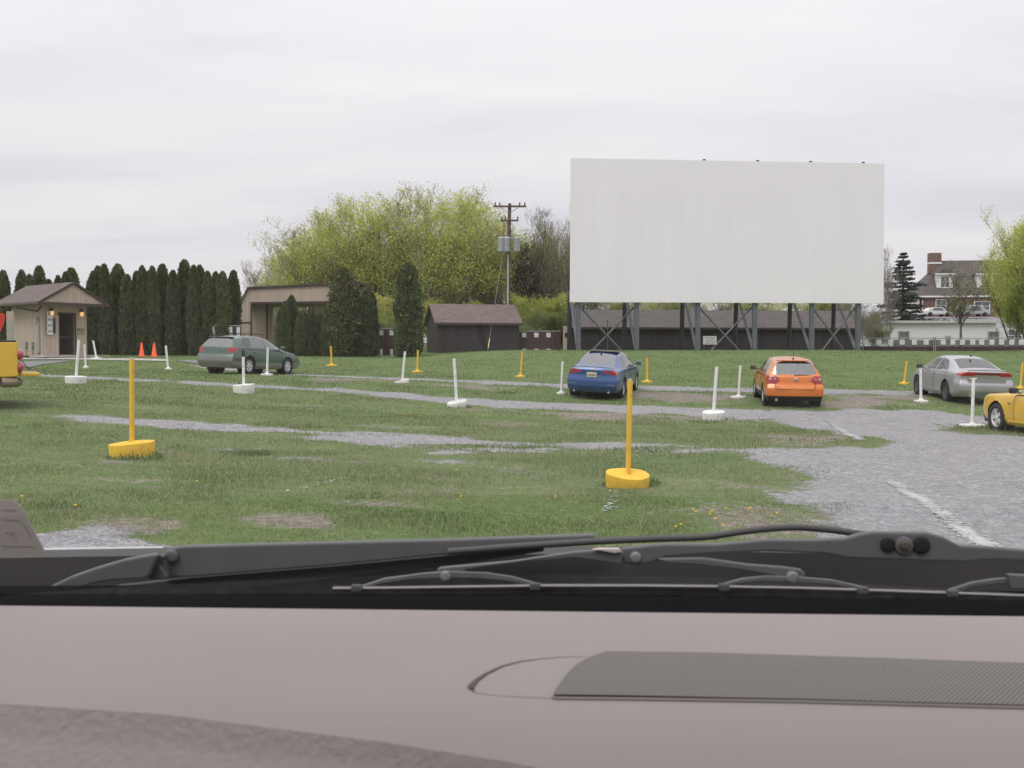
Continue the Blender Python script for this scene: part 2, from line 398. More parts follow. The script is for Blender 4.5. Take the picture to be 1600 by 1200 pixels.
def tuft_clump(pxs):
    """coarser weed tufts"""
    V=[];T=[]
    for u, v, n, r, hh in pxs:
        c = hit(u, v)
        for i in range(n):
            a = random.random()*6.28; q = random.random()**.5*r; x = c.x+math.cos(a)*q; y = c.y+math.sin(a)*q*.7; z = gz1(c.x, c.y)
            h = hh*(.4+.8*random.random())*(1-.5*q/r); la = random.random()*6.28; w = .012
            V += [(x-w,y,z-.01),(x+w,y,z-.01),(x+math.cos(la)*h*.6,y+math.sin(la)*h*.6,z+h)]; t = random.random()*.6; T += [t]*3
    V = np.array(V); n = len(V)//3
    o = npmesh('weeds', V, np.arange(3*n).reshape(n,3), M_GRASS, None, False, {'tint': T}); tag(o, 'taller weed tufts around the post bases and bare spots', 'weeds', None, 'stuff')
tuft_clump([(385,712,220,.45,.12),(540,776,120,.5,.06),(983,760,150,.42,.12),(205,717,160,.42,.12),(1010,757,90,.2,.14),(240,716,70,.15,.13),(960,758,60,.2,.1),(50,795,160,.5,.08),(715,637,120,.4,.12),(1114,656,100,.4,.1),
 (790,615,90,.4,.1),(610,552,80,.5,.3),(1090,660,120,.7,.1),(1000,705,120,.6,.08),(1250,690,160,1.2,.07),(1520,668,260,1.1,.09),(1580,676,220,1.0,.1),(760,700,150,1.0,.07),(460,668,120,.8,.07),(1340,650,10,.3,.03)])
def dandelions():
    mb = MB(); spots = [(1054+random.random()*250, 800+random.random()*36) for _ in range(15)] + [(640+random.random()*120, 640+random.random()*20) for _ in range(8)] + \
        [(random.random()*1000, 720+random.random()*110) for _ in range(9)] + [(620+random.random()*40, 650) for _ in range(5)]
    for u, v in spots:
        p = hit(u, v); mb.lathe([(.0,.035),(.016,.04),(.018,.048),(.0,.055)], 6, p)
    o = mb.build('dandelions', simple('dandelion_yellow', (.75,.5,.02), .8)); tag(o, 'tiny yellow dandelion heads scattered in the grass', 'flowers', None, 'stuff')
dandelions()

# ---------------------------------------------------------------- worn painted lines: flecks of paint lying on the ground
M_PAINT = simple('road_paint', (.47,.47,.47), .8, var=.2, nscale=30)
def painted(pxs, width, dens, name='painted_line'):
    p = [hit(u, v) for u, v in pxs]; V=[];Fs=[]
    L = sum((p[i+1]-p[i]).length for i in range(len(p)-1)); n = int(L*dens)
    for i in range(n):
        t = random.random()*(len(p)-1); k = int(t); q = p[k].lerp(p[min(k+1,len(p)-1)], t-k)
        dv = (p[min(k+1,len(p)-1)]-p[k]); dv.z = 0; dv.normalize(); nn = Vector((-dv.y, dv.x, 0))
        q = q + nn*random.gauss(0, width*.35); s = random.uniform(.010, .034); m = random.randint(4, 6); a0 = random.random()*6
        b = len(V); zz = gz1(q.x, q.y)+.006+.0015*(i % 5)
        for j in range(m):
            a = a0+6.283*j/m; r = s*random.uniform(.6,1.2); x, y = q.x+r*math.cos(a), q.y+r*math.sin(a); V.append((x, y, zz))
        Fs.append(tuple(range(b, b+m)))
    mb = MB(); mb.add(V, Fs); o = mb.build(name, M_PAINT, fix=False); return tag(o, None, None, None, 'structure')
painted([(1296,658),(1345,688)], .12, 480)
painted([(1395,755),(1440,782),(1500,826),(1560,868)], .15, 620)
painted([(1458,661),(1486,669)], .08, 220)
painted([(1010,628),(1045,617)], .07, 70)
painted([(880,662),(925,650),(990,648)], .10, 22)
painted([(945,803),(952,790),(966,772)], .12, 26)
painted([(440,770),(520,752),(660,724)], .10, 13)
painted([(60,735),(130,730)], .08, 14)
painted([(860,672),(880,662)], .08, 16)

# ---------------------------------------------------------------- world, sun, camera
def world():
    w = bpy.data.worlds.new('World'); bpy.context.scene.world = w; w.use_nodes = True; nt = w.node_tree; nt.nodes.clear(); g = G(nt)
    out = g.node('ShaderNodeOutputWorld'); bg = g.node('ShaderNodeBackground'); g.l.new(bg.outputs[0], out.inputs[0])
    co = coords(g, 'Generated'); s = g.node('ShaderNodeSeparateXYZ'); g.l.new(co, s.inputs[0]); z = g.math('MAXIMUM', s.outputs[2], 0)
    sky = g.node('ShaderNodeTexSky', sky_type='NISHITA'); sky.sun_disc = False; sky.sun_elevation = SUN_EL; sky.sun_rotation = SUN_ROT; sky.air_density = 1; sky.dust_density = 4
    den = g.math('ADD', z, .16); cx_ = g.math('DIVIDE', s.outputs[0], den); cy_ = g.math('DIVIDE', s.outputs[1], den)
    cb = g.node('ShaderNodeCombineXYZ'); g.l.new(cx_, cb.inputs[0]); g.l.new(cy_, cb.inputs[1])
    v = g.scale(cb.outputs[0], (.55, 1.5, 1)); n = g.noise(v, 1.1, 7, .55, .4); n2 = g.noise(g.scale(cb.outputs[0], (.35, .8, 1)), .8, 3, .5, .2)
    k = g.math('ADD', g.math('MULTIPLY', n, .55), g.math('MULTIPLY', n2, .45))
    cloud = g.ramp(k, [(.34, (.79,.79,.85)), (.43, (.885,.87,.92)), (.50, (.955,.935,.965)), (.57, (1.0,.98,.995)), (.66, (1.09,1.07,1.08))])
    lum = g.math('ADD', .735, g.math('ADD', g.math('MULTIPLY', z, .34), g.math('MULTIPLY', g.math('MULTIPLY', z, z), .62)))
    cl = g.node('ShaderNodeVectorMath', operation='SCALE'); g.l.new(cloud, cl.inputs[0]); g.l.new(g.math('MULTIPLY', lum, 10.6), cl.inputs['Scale'])
    # thin spots let a little blue through low on the right
    thin = g.math('MULTIPLY', g.smooth(n2, .42, .30), .10)
    c = g.mix(g.math('ADD', thin, .05), cl.outputs[0], sky.outputs[0]); g.l.new(c, bg.inputs[0]); bg.inputs[1].default_value = .1
SUN_EL = R(52); SUN_ROT = R(215)
world()
sd = bpy.data.lights.new('sun', 'SUN'); sd.energy = 1.0; sd.angle = R(25); sd.color = (1,.97,.93)
so = bpy.data.objects.new('sun', sd); col.objects.link(so)
dirv = Vector((math.sin(SUN_ROT)*math.cos(SUN_EL), math.cos(SUN_ROT)*math.cos(SUN_EL), math.sin(SUN_EL)))
so.rotation_euler = dirv.to_track_quat('Z', 'Y').to_euler()
cd = bpy.data.cameras.new('camera'); cam = bpy.data.objects.new('camera', cd); col.objects.link(cam)
cd.sensor_width = 36; cd.lens = 36*F/1600; cd.clip_start = .02; cd.clip_end = 5000
cam.location = (0,0,ZC); cam.rotation_euler = (R(90)-PITCH, 0, 0); bpy.context.scene.camera = cam
cd.dof.use_dof = True; cd.dof.focus_distance = 28; cd.dof.aperture_fstop = 17
sc = bpy.context.scene; sc.view_settings.view_transform = 'Standard'; sc.view_settings.look = 'None'; sc.view_settings.exposure = .12; sc.view_settings.gamma = 1
sc.cycles.use_denoising = True; sc.cycles.max_bounces = 6; sc.cycles.transparent_max_bounces = 8
# ================================================================ posts
M_WHITE = simple('white_painted_post', (.74,.74,.73), .55, var=.05, nscale=8, dirt=.9, dcol=(.36,.33,.28))
M_WHITEC = simple('white_painted_concrete', (.70,.70,.68), .8, var=.09, nscale=11, dirt=.9, dcol=(.40,.39,.34), bmp=.3, bscale=40)
M_YEL = simple('yellow_painted_post', (.72,.43,.035), .55, var=.10, nscale=14, dirt=.9, dcol=(.46,.25,.05))
M_YELC = simple('yellow_painted_concrete', (.76,.47,.04), .75, var=.08, nscale=7, dirt=.85, dcol=(.44,.27,.07), bmp=.5, bscale=30)
M_CAP = simple('grey_metal_cap', (.38,.38,.37), .4, .6)
M_DARK = simple('black_rubber', (.02,.02,.02), .7)
def post(u, v, d, top, w, color, base, label, group, baser=.3, baseh=.2, seed=0, cap=None, tilt=0):
    b = P(u, v, d); z = gz1(b.x, b.y); t = P(top[0], top[1], d)
    h = t.z - z; lean = Vector((t.x-b.x, 0, 0))
    o = empty('speaker_post', (b.x, b.y, z), 0, label, 'post', group)
    mp, mc = (M_YEL, M_YELC) if color == 'y' else (M_WHITE, M_WHITEC)
    rd = random.Random(seed+int(u)); mb = MB(); z0 = baseh*.8
    pt = lambda q: lean*q + Vector((0, 0, h*q))
    mb.tube([pt(z0/h)-Vector((0,0,.05)), pt(.5), pt(1)], w/2, 14); mb.build('pole', mp, o)
    if cap == 'grey':
        c = MB(); c.tube([pt(1)-Vector((0,0,.005)), pt(1)+Vector((0,0,.022))], [w*.44, w*.36], 12); c.build('cap', M_CAP, o)
    elif cap == 'dark':
        c = MB(); c.tube([pt(.86), pt(1.01)], w*.56, 12); c.build('cap', M_DARK, o)
    elif cap == 'tee':
        c = MB(); c.box(pt(1)+Vector((0,0,.01)), (.17,.07,.022), bev=.006); c.build('cap', mp, o)
    mb = MB()
    if base == 'tub':       # oval lump of painted concrete, a little irregular
        n = 28; rings = []
        prof = [(.95,-.08),(.97,0),(.99,baseh*.5),(1.0,baseh*.95),(.992,baseh*.99),(.98,baseh),(.5,baseh+.004),(0.001,baseh+.006)]
        ph = [rd.random()*6 for _ in range(3)]; skew = rd.uniform(-.03,.03)
        vs = []
        for r, zz in prof:
            for j in range(n):
                q = 2*math.pi*j/n; k = 1+.05*math.sin(2*q+ph[0])+.045*math.sin(3*q+ph[1])+.02*math.sin(7*q+ph[2])
                vs.append(Vector((math.cos(q)*r*k*baser, math.sin(q)*r*k*baser*.82, zz+skew*math.cos(q)*(zz>0)*1.0)))
        fs = [(i*n+j, i*n+(j+1)%n, (i+1)*n+(j+1)%n, (i+1)*n+j) for i in range(len(prof)-1) for j in range(n)]
        mb.add(vs, fs[:5*n], True); mb.add(vs, fs[5*n:], False)
    elif base == 'wedge':   # thick half-moon block tipped to one side
        n = 24; vs = []
        for r, zz in [(.95,-.05),(1,.02),(1,baseh*.8),(.95,baseh),(.001,baseh+.01)]:
            for j in range(n):
                q = 2*math.pi*j/n; x = math.cos(q); y = math.sin(q); k = 1/max(abs(x), abs(y), .74)**.8
                vs.append(Vector((x*r*baser*min(k,1.2), y*r*baser*.6, zz + .05*x*rd.choice([1])*(zz > .03))))
        fs = [(i*n+j, i*n+(j+1)%n, (i+1)*n+(j+1)%n, (i+1)*n+j) for i in range(4) for j in range(n)]; mb.add(vs, fs, True)
    else:
        mb.lathe([(baser*.96,-.04),(baser,0),(baser,.03),(baser*.93,.045),(w*.9,.055),(w*.6,.10),(.001,.10)], 24, Vector((0,0,.02)))
    bo = mb.build('base', mc, o)
    if base == 'plate': bo.scale = (1,.8,1)
    bo.rotation_euler.x = R(tilt); bo.location.z = .5*baser*math.sin(R(tilt))*.3
    return o
GY_, GW, GW2, GY3 = 'yellow posts in tubs nearest the car', 'white posts on lumps in the next row', 'white posts in the row of parked cars', 'yellow posts in front of the mound'
post(206,716,14.5,(206,561),.073,'y','tub','tall yellow post in a round yellow tub on the left lawn', GY_, .315, .21, cap='grey', tilt=3)
post(981,757,13.5,(984.5,594),.073,'y','tub','tall yellow post in a round yellow tub right of centre, before the blue sedan', GY_, .29, .19, 5, cap='grey', tilt=13)
post(118,598,30.5,(123.5,531),.085,'w','tub','leaning white post in a low white tub behind the yellow pickup', GW, .33, .2, tilt=2)
post(381,614,30,(380,548),.085,'w','tub','white post with a dark sleeve on top in a white tub, before the green wagon', GW, .32, .25, cap='dark', tilt=3)
post(714,634,27.3,(709.5,560),.085,'w','wedge','white post tilted left on a chipped wedge block, centre of the lawn', GW, .27, .16, tilt=13)
post(1114,654,27,(1120,573),.09,'w','tub','white post tilted right in a thick white tub, left of the orange hatchback', GW, .3, .22, tilt=9)
post(1519,664,26,(1521,592),.085,'w','plate','white post with a small T cap on a flat disc, left of the yellow coupe', GW, .33, cap='tee')
post(263,578,42,(259,540),.09,'w','plate','thin white post leaning left on the lawn before the cypress row', GW2, .14)
post(417,584,37,(418.5,543),.085,'w','plate','white post on a thin disc beside the green wagon', GW2, .23)
post(628,597,36,(633,549),.085,'w','wedge','white post on a low block, left of the black shed', GW2, .26, .1)
post(877,613,33.5,(879,565),.085,'w','plate','white post on a disc touching the left side of the blue sedan', GW2, .16)
post(1154,621,33,(1157,571),.085,'w','plate','white post on a round disc just left of the orange hatchback', GW2, .26)
post(1439,627,31.5,(1438.5,577),.085,'w','plate','white post on a flat disc in front of the silver sedan', GW2, .23)
post(134,573,44,(132,538),.08,'w','plate','small white post leaning left between the ticket booth and the front tub', GW2, .12)
post(151,557,48,(145.5,532),.085,'w','plate','small white post on a slab beside the ticket booth corner', GW2, .28)
post(518,571,48,(517,541),.09,'y','plate','yellow post farthest left in the row below the mound, near the cypresses', GY3, .27)
post(652,581,44,(653,547),.09,'y','plate','yellow post before the tall lone cypress', GY3, .24)
post(813,589,41,(816,549),.085,'y','plate','yellow post leaning right, left of the blue sedan', GY3, .22)
post(1011,597,39.5,(1011,559),.085,'y','plate','yellow post just right of the blue sedan', GY3, .22)
post(1412,599,40,(1417,564),.085,'y','plate','yellow post leaning right, left of the silver sedan', GY3, .2)
post(1594,606,39,(1598,566),.085,'y','plate','yellow post at the right edge behind the silver sedan', GY3, .2)

# ================================================================ cones
M_ORANGE = simple('cone_orange', (.85,.12,.03), .55, var=.05)
for (u, lab) in ((221.5, 'orange traffic cone, the left one of the pair by the cypress row'), (241, 'orange traffic cone, the right one of the pair by the cypress row')):
    p = P(u, 561, 50); o = empty('traffic_cone', (p.x, p.y, gz1(p.x, p.y)+.02), .2, lab, 'cone', 'orange cones by the path')
    m = MB(); m.box((0,0,.02), (.38,.38,.04), bev=.01); m.build('base', M_ORANGE, o)
    m = MB(); m.lathe([(.145,.04),(.13,.06),(.04,.68),(.03,.70),(.001,.70)], 20); m.build('cone', M_ORANGE, o)

# ================================================================ concrete path by the booth
M_CONC = simple('concrete', (.42,.40,.38), .9, var=.12, nscale=3, bmp=.2, dirt=.4)
M_ASPH = simple('asphalt_drive', (.19,.19,.20), .95, var=.15, nscale=4)
def strip(name, top, bot, mat, lift, label):
    a = [hit(*p) for p in top]; b = [hit(*p) for p in bot]; V=[];Fs=[]; m = 10; K = len(a)
    A_=[];B_=[]
    for i in range(K-1):
        for t in range(6): A_.append(a[i].lerp(a[i+1], t/6)); B_.append(b[i].lerp(b[i+1], t/6))
    A_.append(a[-1]); B_.append(b[-1])
    for p, q in zip(A_, B_):
        for j in range(m+1):
            r = p.lerp(q, j/m); V.append((r.x, r.y, gz1(r.x, r.y)+lift))
    n = m+1
    Fs = [(i*n+j, i*n+j+1, (i+1)*n+j+1, (i+1)*n+j) for i in range(len(A_)-1) for j in range(m)]
    mb = MB(); mb.add(V, Fs, True); o = mb.build(name, mat); return tag(o, label, None, None, 'structure')
strip('path', [(20,560.5),(120,560.5),(200,561.5),(262,562.5)], [(20,562.5),(120,562.8),(200,564),(262,565)], M_CONC, .03, 'pale concrete walk leading to the ticket booth')
strip('driveway', [(-40,566),(30,566),(70,565),(110,564)], [(-40,578),(40,575),(62,571),(100,566)], M_ASPH, .025, 'dark asphalt drive beside the ticket booth')
strip('driveway', [(272,563.5),(300,564),(330,565)], [(285,565.5),(310,569),(330,570)], M_ASPH, .025, 'dark asphalt patch behind the green wagon')

# ================================================================ the screen
M_SCR = None
def screen_mat():
    m, g, b, out = new_mat('screen_panels'); co = coords(g); s = g.node('ShaderNodeSeparateXYZ'); g.l.new(co, s.inputs[0])
    q = g.math('DIVIDE', s.outputs[0], .61); fr = g.math('FRACT', q); gr = g.math('LESS_THAN', fr, .035)
    wn = g.node('ShaderNodeTexWhiteNoise', noise_dimensions='1D'); g.l.new(g.math('FLOOR', q), wn.inputs['W'])
    n = g.noise(g.scale(co, (1,1,.25)), .7, 6, .6)
    k = g.math('ADD', g.math('MULTIPLY', wn.outputs[0], .07), g.math('MULTIPLY', n, .93))
    c = g.ramp(k, [(.3, (.775,.755,.785)), (.7, (.81,.79,.82))]); c = g.mix(g.math('MULTIPLY', gr, .25), c, (.56,.56,.57))
    g.l.new(c, b.inputs['Base Color']); b.inputs['Roughness'].default_value = .6; b.inputs['Specular IOR Level'].default_value = .3; return m
M_SCR = screen_mat(); M_STEEL = simple('grey_painted_steel', (.12,.13,.145), .6, .1, var=.15, nscale=3); M_STEELD = simple('dark_steel', (.04,.042,.045), .6, .1, var=.2)
A0, A1 = P(890.5,472,61), P(1380.5,474,62.7); T0, T1 = P(892,247,61), P(1382,255.5,62.7)
scr = empty('drive_in_screen', ((A0.x+A1.x)/2, (A0.y+A1.y)/2, gz1(11,61)), math.atan2(A1.y-A0.y, A1.x-A0.x), 'huge blank white drive-in screen on steel legs above the mound', 'screen')
SM = Matrix.Translation(scr.location) @ Matrix.Rotation(scr.rotation_euler.z, 4, 'Z'); SI = SM.inverted()
sl = lambda p: SI @ p
a0, a1, t0, t1 = sl(A0), sl(A1), sl(T0), sl(T1)
for q in (a0, a1, t0, t1): q.y = 0
m = MB(); m.prism([a0, a1, t1, t0], (0,.12,0)); m.build('screen_panel', M_SCR, scr)
m = MB(); W_ = a1.x-a0.x
for i in range(14):   # horizontal girts on the back
    z = a0.z + .3 + (t0.z-a0.z-.6)*i/13; m.box(((a0.x+a1.x)/2, .2, z), (W_-.3, .1, .12))
m.build('girts', M_STEEL, scr)
def sx(u, v=547, d=61.8): return sl(P(u, v, d)).x
cols = [902,994,1091.5,1183,1276,1352]
for i, u in enumerate(cols):
    x = sx(u); gl = lambda y: gz1(*(SM @ Vector((x, y, 0))).xy) - scr.location.z
    m = MB(); z0 = gl(.3)-.3; m.box((x, .32, (t0.z-.3+z0)/2), (.26,.26,t0.z-.3-z0)); m.build('front_column', M_STEEL, scr)
    m = MB(); zr = gl(4.3)-.3; m.tube([(x,4.3,zr),(x,4.0,a0.z+1),(x,.5,t0.z-.6)], .15, 4, smooth=False); m.build('rear_column', M_STEELD, scr)
    m = MB(); m.tube([(x+.02,.5,z0+.2),(x,4.0,a0.z+.9)], .10, 4, smooth=False); m.build('diagonal_strut', M_STEEL, scr)
    m = MB(); m.box((x, 2.1, a0.z+.9), (.12,3.6,.14)); m.build('tie_beam', M_STEELD, scr)
for (i, j) in ((0,1),(2,3),(4,5)):
    x0, x1 = sx(cols[i]), sx(cols[j]); zb = gz1(11,61.5)-scr.location.z
    for s_, (p, q) in enumerate((((x0+.1,a0.z-.25),(x1-.35,zb-.6)), ((x1-.1,a0.z-.25),(x0+.35,zb-.6)))):
        m = MB(); m.tube([(p[0],.49+.09*s_,p[1]),(q[0],.49+.09*s_,q[1])], .055, 4, smooth=False); m.build('cross_brace', M_STEEL, scr)
for u in (1100,1186,1272,1358):
    m = MB(); x = sl(P(u,252,61.8)).x; m.box((x,.06,t0.z+(x-t0.x)*0+.03), (.16,.1,.1)); m.build('top_clip', M_STEELD, scr)
m = MB(); x = sx(1084); m.box((x,.5,a0.z-.22), (.35,.3,.62), bev=.02); m.tube([(x+.28,.5,a0.z),(x+.28,.5,a0.z-1.0)], .04, 6); m.build('junction_box', simple('box_grey', (.30,.31,.32), .5), scr)
m = MB(); m.tube([(sx(952),1.2,.0),(sx(952),1.2,1.9)], .03, 6); m.build('ground_rod', M_STEEL, scr)

# notice under the screen: rows of lines too small to read
p = P(1109, 547, 60); sg = empty('notice_board', (p.x, p.y, gz1(p.x, p.y)), 0, 'pale notice board with rows of fine print under the screen', 'sign')
k = 60/F
m = MB(); m.box((0,0,15.5*k), (21*k,.04,13*k), bev=.01); m.build('board', simple('notice_pale', (.50,.51,.48), .6), sg)
mp = simple('notice_print', (.22,.24,.24), .7)
for i in range(5):
    m = MB(); m.box((0,-.025,(20.2-i*2.3)*k), ((17-(i%3)*1.5)*k,.008,.8*k)); m.build('text_line', mp, sg)
for x in (-8,8):
    m = MB(); m.box((x*k,.045,.25), (.06,.05,1.1)); m.build('leg', M_STEELD, sg)

# ================================================================ sheds
M_BLACKB = boards('dark_board_siding', (.032,.029,.030), 'xy', .3, .05, .5, .8, .15)
M_ROOF = shingles('brown_shingles', (.14,.112,.10)); M_ROOFG = shingles('grey_brown_shingles', (.105,.092,.088))
M_TAN = boards('tan_siding', (.44,.365,.295), 'xy', .2, .09, .72, .8, .08)
M_BTRIM = simple('brown_trim', (.055,.035,.030), .6)
def shed(label, loc, rz, L, D, wall_h, roof_h, ov, wmat, rmat, name='shed', ends=None):
    """ridge along local x; front eave faces -y"""
    o = empty(name, loc, rz, label, 'shed')
    for nm, c, s in (('wall',(0,-D/2+.06,wall_h/2-.5),(L,.12,wall_h+1)), ('wall',(0,D/2-.06,wall_h/2-.5),(L,.12,wall_h+1)),):
        m = MB(); m.box(c, s); m.build(nm, wmat, o)
    for sx_ in (-1,1):
        m = MB(); x = sx_*(L/2-.06)
        m.prism([(x-.06,-D/2+.12,-1),(x-.06,D/2-.12,-1),(x-.06,D/2-.12,wall_h),(x-.06,0,wall_h+roof_h*(1-.12/(D/2))),(x-.06,-D/2+.12,wall_h)], (.12,0,0))
        m.build('gable_wall', (ends or wmat), o)
    for sy in (-1,1):
        sl_ = roof_h/(D/2); y1 = sy*(D/2+ov); z1 = wall_h-ov*sl_
        m = MB(); X = L/2+ov; t = .08
        m.prism([(-X,0,wall_h+roof_h+.02),(-X,y1,z1+.02),(-X,y1,z1+.02+t),(-X,0,wall_h+roof_h+.02+t)], (2*X,0,0)); m.build('roof', rmat, o)
        m = MB(); m.box((0,y1+sy*.015,z1+.03), (2*X,.03,.15)); m.build('fascia', M_BTRIM, o)
    return o
p = P(744,556,62); q = shed('low black shed with a brown shingle roof behind the mound', (p.x-.35, p.y+2.4, gz1(p.x,p.y)-.2), R(14), 5.2, 4.2, 2.0, 1.15, .22, M_BLACKB, M_ROOF)
p0, p1 = P(886,545,73), P(1333,545,75.5)
o = shed('long black shed with a grey-brown roof stretching behind the screen legs', ((p0.x+p1.x)/2, (p0.y+p1.y)/2+2.2, 1.75), math.atan2(p1.y-p0.y, p1.x-p0.x), p1.x-p0.x, 4.4, 1.85, 1.25, .25, M_BLACKB, M_ROOFG, 'shed', M_TAN)
m = MB(); m.box((-(p1.x-p0.x)/2-.35,-2.1,.9), (.5,.2,2.0)); m.build('end_panel', M_TAN, o)
m = MB(); m.box((-(p1.x-p0.x)/2-.38,-2.25,1.25), (.22,.1,.3), bev=.02); m.build('meter_box', M_DARK, o)

# ================================================================ gateway building
d = 63; o = empty('gateway_building', tuple(P(448,553,d)*1.0), 0, 'tan gateway front with a wide opening and brown trim behind the cypresses', 'building')
o.location.z = gz1(o.location.x, o.location.y); OI = Vector(o.location)
def lp(u, v, dd=0): return P(u, v, d) - OI + Vector((0, dd, 0))
m = MB(); m.prism([lp(375,566),lp(375,474),lp(389,449),lp(560,443),lp(560,566),lp(545,566),lp(545,471),lp(391.5,473),lp(391.5,566)], (0,.25,0)); m.build('front_wall', M_TAN, o)
m = MB(); m.prism([lp(375,566,2.6),lp(375,474,2.6),lp(389,449,2.6),lp(560,443,2.6),lp(560,566,2.6),lp(545,566,2.6),lp(545,476,2.6),lp(411,477,2.6),lp(411,566,2.6)], (0,.2,0)); m.build('rear_wall', M_TAN, o)
m = MB(); m.prism([lp(373,476,-.12),lp(387.5,448.5,-.12),lp(562,440,-.12),lp(562,443.5,-.12),lp(388.5,451.5,-.12),lp(374.5,476,-.12)], (0,3.1,0)); m.build('roof_trim', M_BTRIM, o)
m = MB(); m.prism([lp(391.5,472,-.04),lp(546,470,-.04),lp(546,473,-.04),lp(394,475,-.04),lp(394,566,-.04),lp(391.5,566,-.04)], (0,.035,0)); m.build('opening_trim', M_BTRIM, o)
m = MB(); m.prism([lp(375.2,503,-.03),lp(391,503,-.03),lp(391,505,-.03),lp(375.2,505,-.03)], (0,.028,0)); m.build('band', M_BTRIM, o)
m = MB(); m.prism([lp(394,474,1.2),lp(410,474,1.2),lp(410,566,1.2),lp(394,566,1.2)], (0,.1,0)); m.build('inner_panel', M_TAN, o)
m = MB(); m.prism([lp(409,474,1.1),lp(411,474,1.1),lp(411,566,1.1),lp(409,566,1.1)], (0,.2,0)); m.build('inner_post', M_BTRIM, o)

# ================================================================ ticket booth
bp = P(67,557,49.3); bz = gz1(bp.x, bp.y)+.08; az = R(30)     # front normal turned 30 deg to the camera's right
o = empty('ticket_booth', (bp.x, bp.y, bz), R(24.5-24.5)+0, 'small tan ticket booth with a gabled shingle roof and an open door', 'booth')
phi = math.atan2(bp.x, bp.y)                                   # line of sight azimuth (negative: left)
# local axes: x along front wall to the right, y backwards
o.rotation_euler.z = -phi + R(0) + R(27)
W, D, H = 2.3, 2.9, 2.55
def wallbox(nm, c, s, mat=M_TAN, par=o): m = MB(); m.box(c, s); return m.build(nm, mat, par)
dx0, dx1, dh = .86, 1.66, 2.1
front = wallbox('front_wall', (dx0/2, .05, H/2), (dx0,.1,H)); 
wallbox('front_wall', ((dx1+W)/2, .05, H/2), (W-dx1,.1,H)); wallbox('door_header', ((dx0+dx1)/2,.05,(dh+H)/2), (dx1-dx0,.1,H-dh))
wallbox('side_wall', (.05, D/2+.05, H/2), (.1,D-.1,H)); wallbox('side_wall', (W-.05, D/2+.05, H/2), (.1,D-.1,H)); wallbox('rear_wall', (W/2, D-.02, H/2), (W-.2,.1,H))
M_INT = simple('booth_interior', (.06,.055,.05), .8)
wallbox('floor', (W/2, D/2, .02), (W-.2,D-.2,.06), M_CONC); wallbox('counter', (W/2+.3, 1.2, .95), (W-.9,.5,.05), simple('counter_grey', (.3,.3,.3), .5)); wallbox('lining', (W/2, D-.12, H/2), (W-.22,.05,H-.1), M_INT)
wallbox('ceiling', (W/2, D/2, H-.03), (W-.2,D-.2,.05), M_INT)
m = MB()
for c, s in (((dx0-.035,-.015,dh/2),(.07,.05,dh)), ((dx1+.035,-.015,dh/2),(.07,.05,dh)), (((dx0+dx1)/2,-.015,dh+.035),(dx1-dx0+.14,.05,.07))): m.box(c, s)
m.build('door_frame', M_BTRIM, o)
# open door leaf swung out on the left with a glazed upper half
dr = MB(); dr.box((.42,-.02,1.03), (.78,.05,2.02)); door = dr.build('door', M_TAN, o); door.location = (dx0-.05,-.08,0); door.rotation_euler.z = R(168)
m = MB(); m.box((.45,.02,1.5), (.55,.04,.75)); m.build('door_window', simple('dark_glass', (.03,.035,.04), .1), door)
m = MB(); m.box((.45,-.06,1.5), (.55,.04,.75)); m.build('door_window', simple('dark_glass_b', (.03,.035,.04), .1), door)
# price board on the door leaf side
M_SIGNW = simple('sign_white', (.66,.66,.66), .5); M_SIGNK = simple('sign_print', (.16,.16,.17), .7)
pb = MB(); pb.box((.30,-.15,1.62), (.27,.02,1.15)); bd = pb.build('price_board', M_SIGNW, o); pb2 = MB()
for i in range(4):
    z = 2.08-i*.29
    for jx in (-.07,.0,.07): pb2.box((.30+jx,-.164,z), (.045,.006,.1))
    pb2.build('board_print', M_SIGNK, bd); pb2 = MB()
ns = MB(); ns.box((1.98,-.015,1.32), (.36,.02,.13)); nn_ = ns.build('door_sign', simple('sign_dark_green', (.035,.06,.03), .6), o)
ns = MB(); ns.box((1.98,-.015,1.14), (.36,.02,.13)); nn2 = ns.build('door_sign', simple('sign_pale_green', (.20,.26,.14), .6), o)
for i in range(4):
    q = MB(); q.box((1.86+i*.08,-.028,1.32), (.045,.006,.06)); q.build('letter_block', simple('letter_yellow%d' % i, (.5,.5,.2), .6), nn_) if i < 4 else None
# lamps by the door: lit
def emat(c, e):
    m_, g_, b_, o_ = new_mat('lamp_glow'); b_.inputs['Base Color'].default_value = (.8,.5,.25,1); b_.inputs['Emission Color'].default_value = (*c,1); b_.inputs['Emission Strength'].default_value = e; return m_
M_GLOW = emat((1,.50,.18), .75)
for x in (.42, 1.98):
    m = MB(); m.box((x,-.05,2.28), (.12,.08,.22), bev=.01); m.lathe([(.02,.18),(.05,.16),(.10,.10),(.001,.09)], 10, (x,-.14,2.15)); l_ = m.build('wall_lamp', M_BTRIM, o)
    m = MB(); m.lathe([(.001,-.14),(.06,-.12),(.09,-.02),(.09,.08),(.001,.09)], 12, (x,-.14,2.13)); m.build('lamp_shade', M_GLOW, l_)
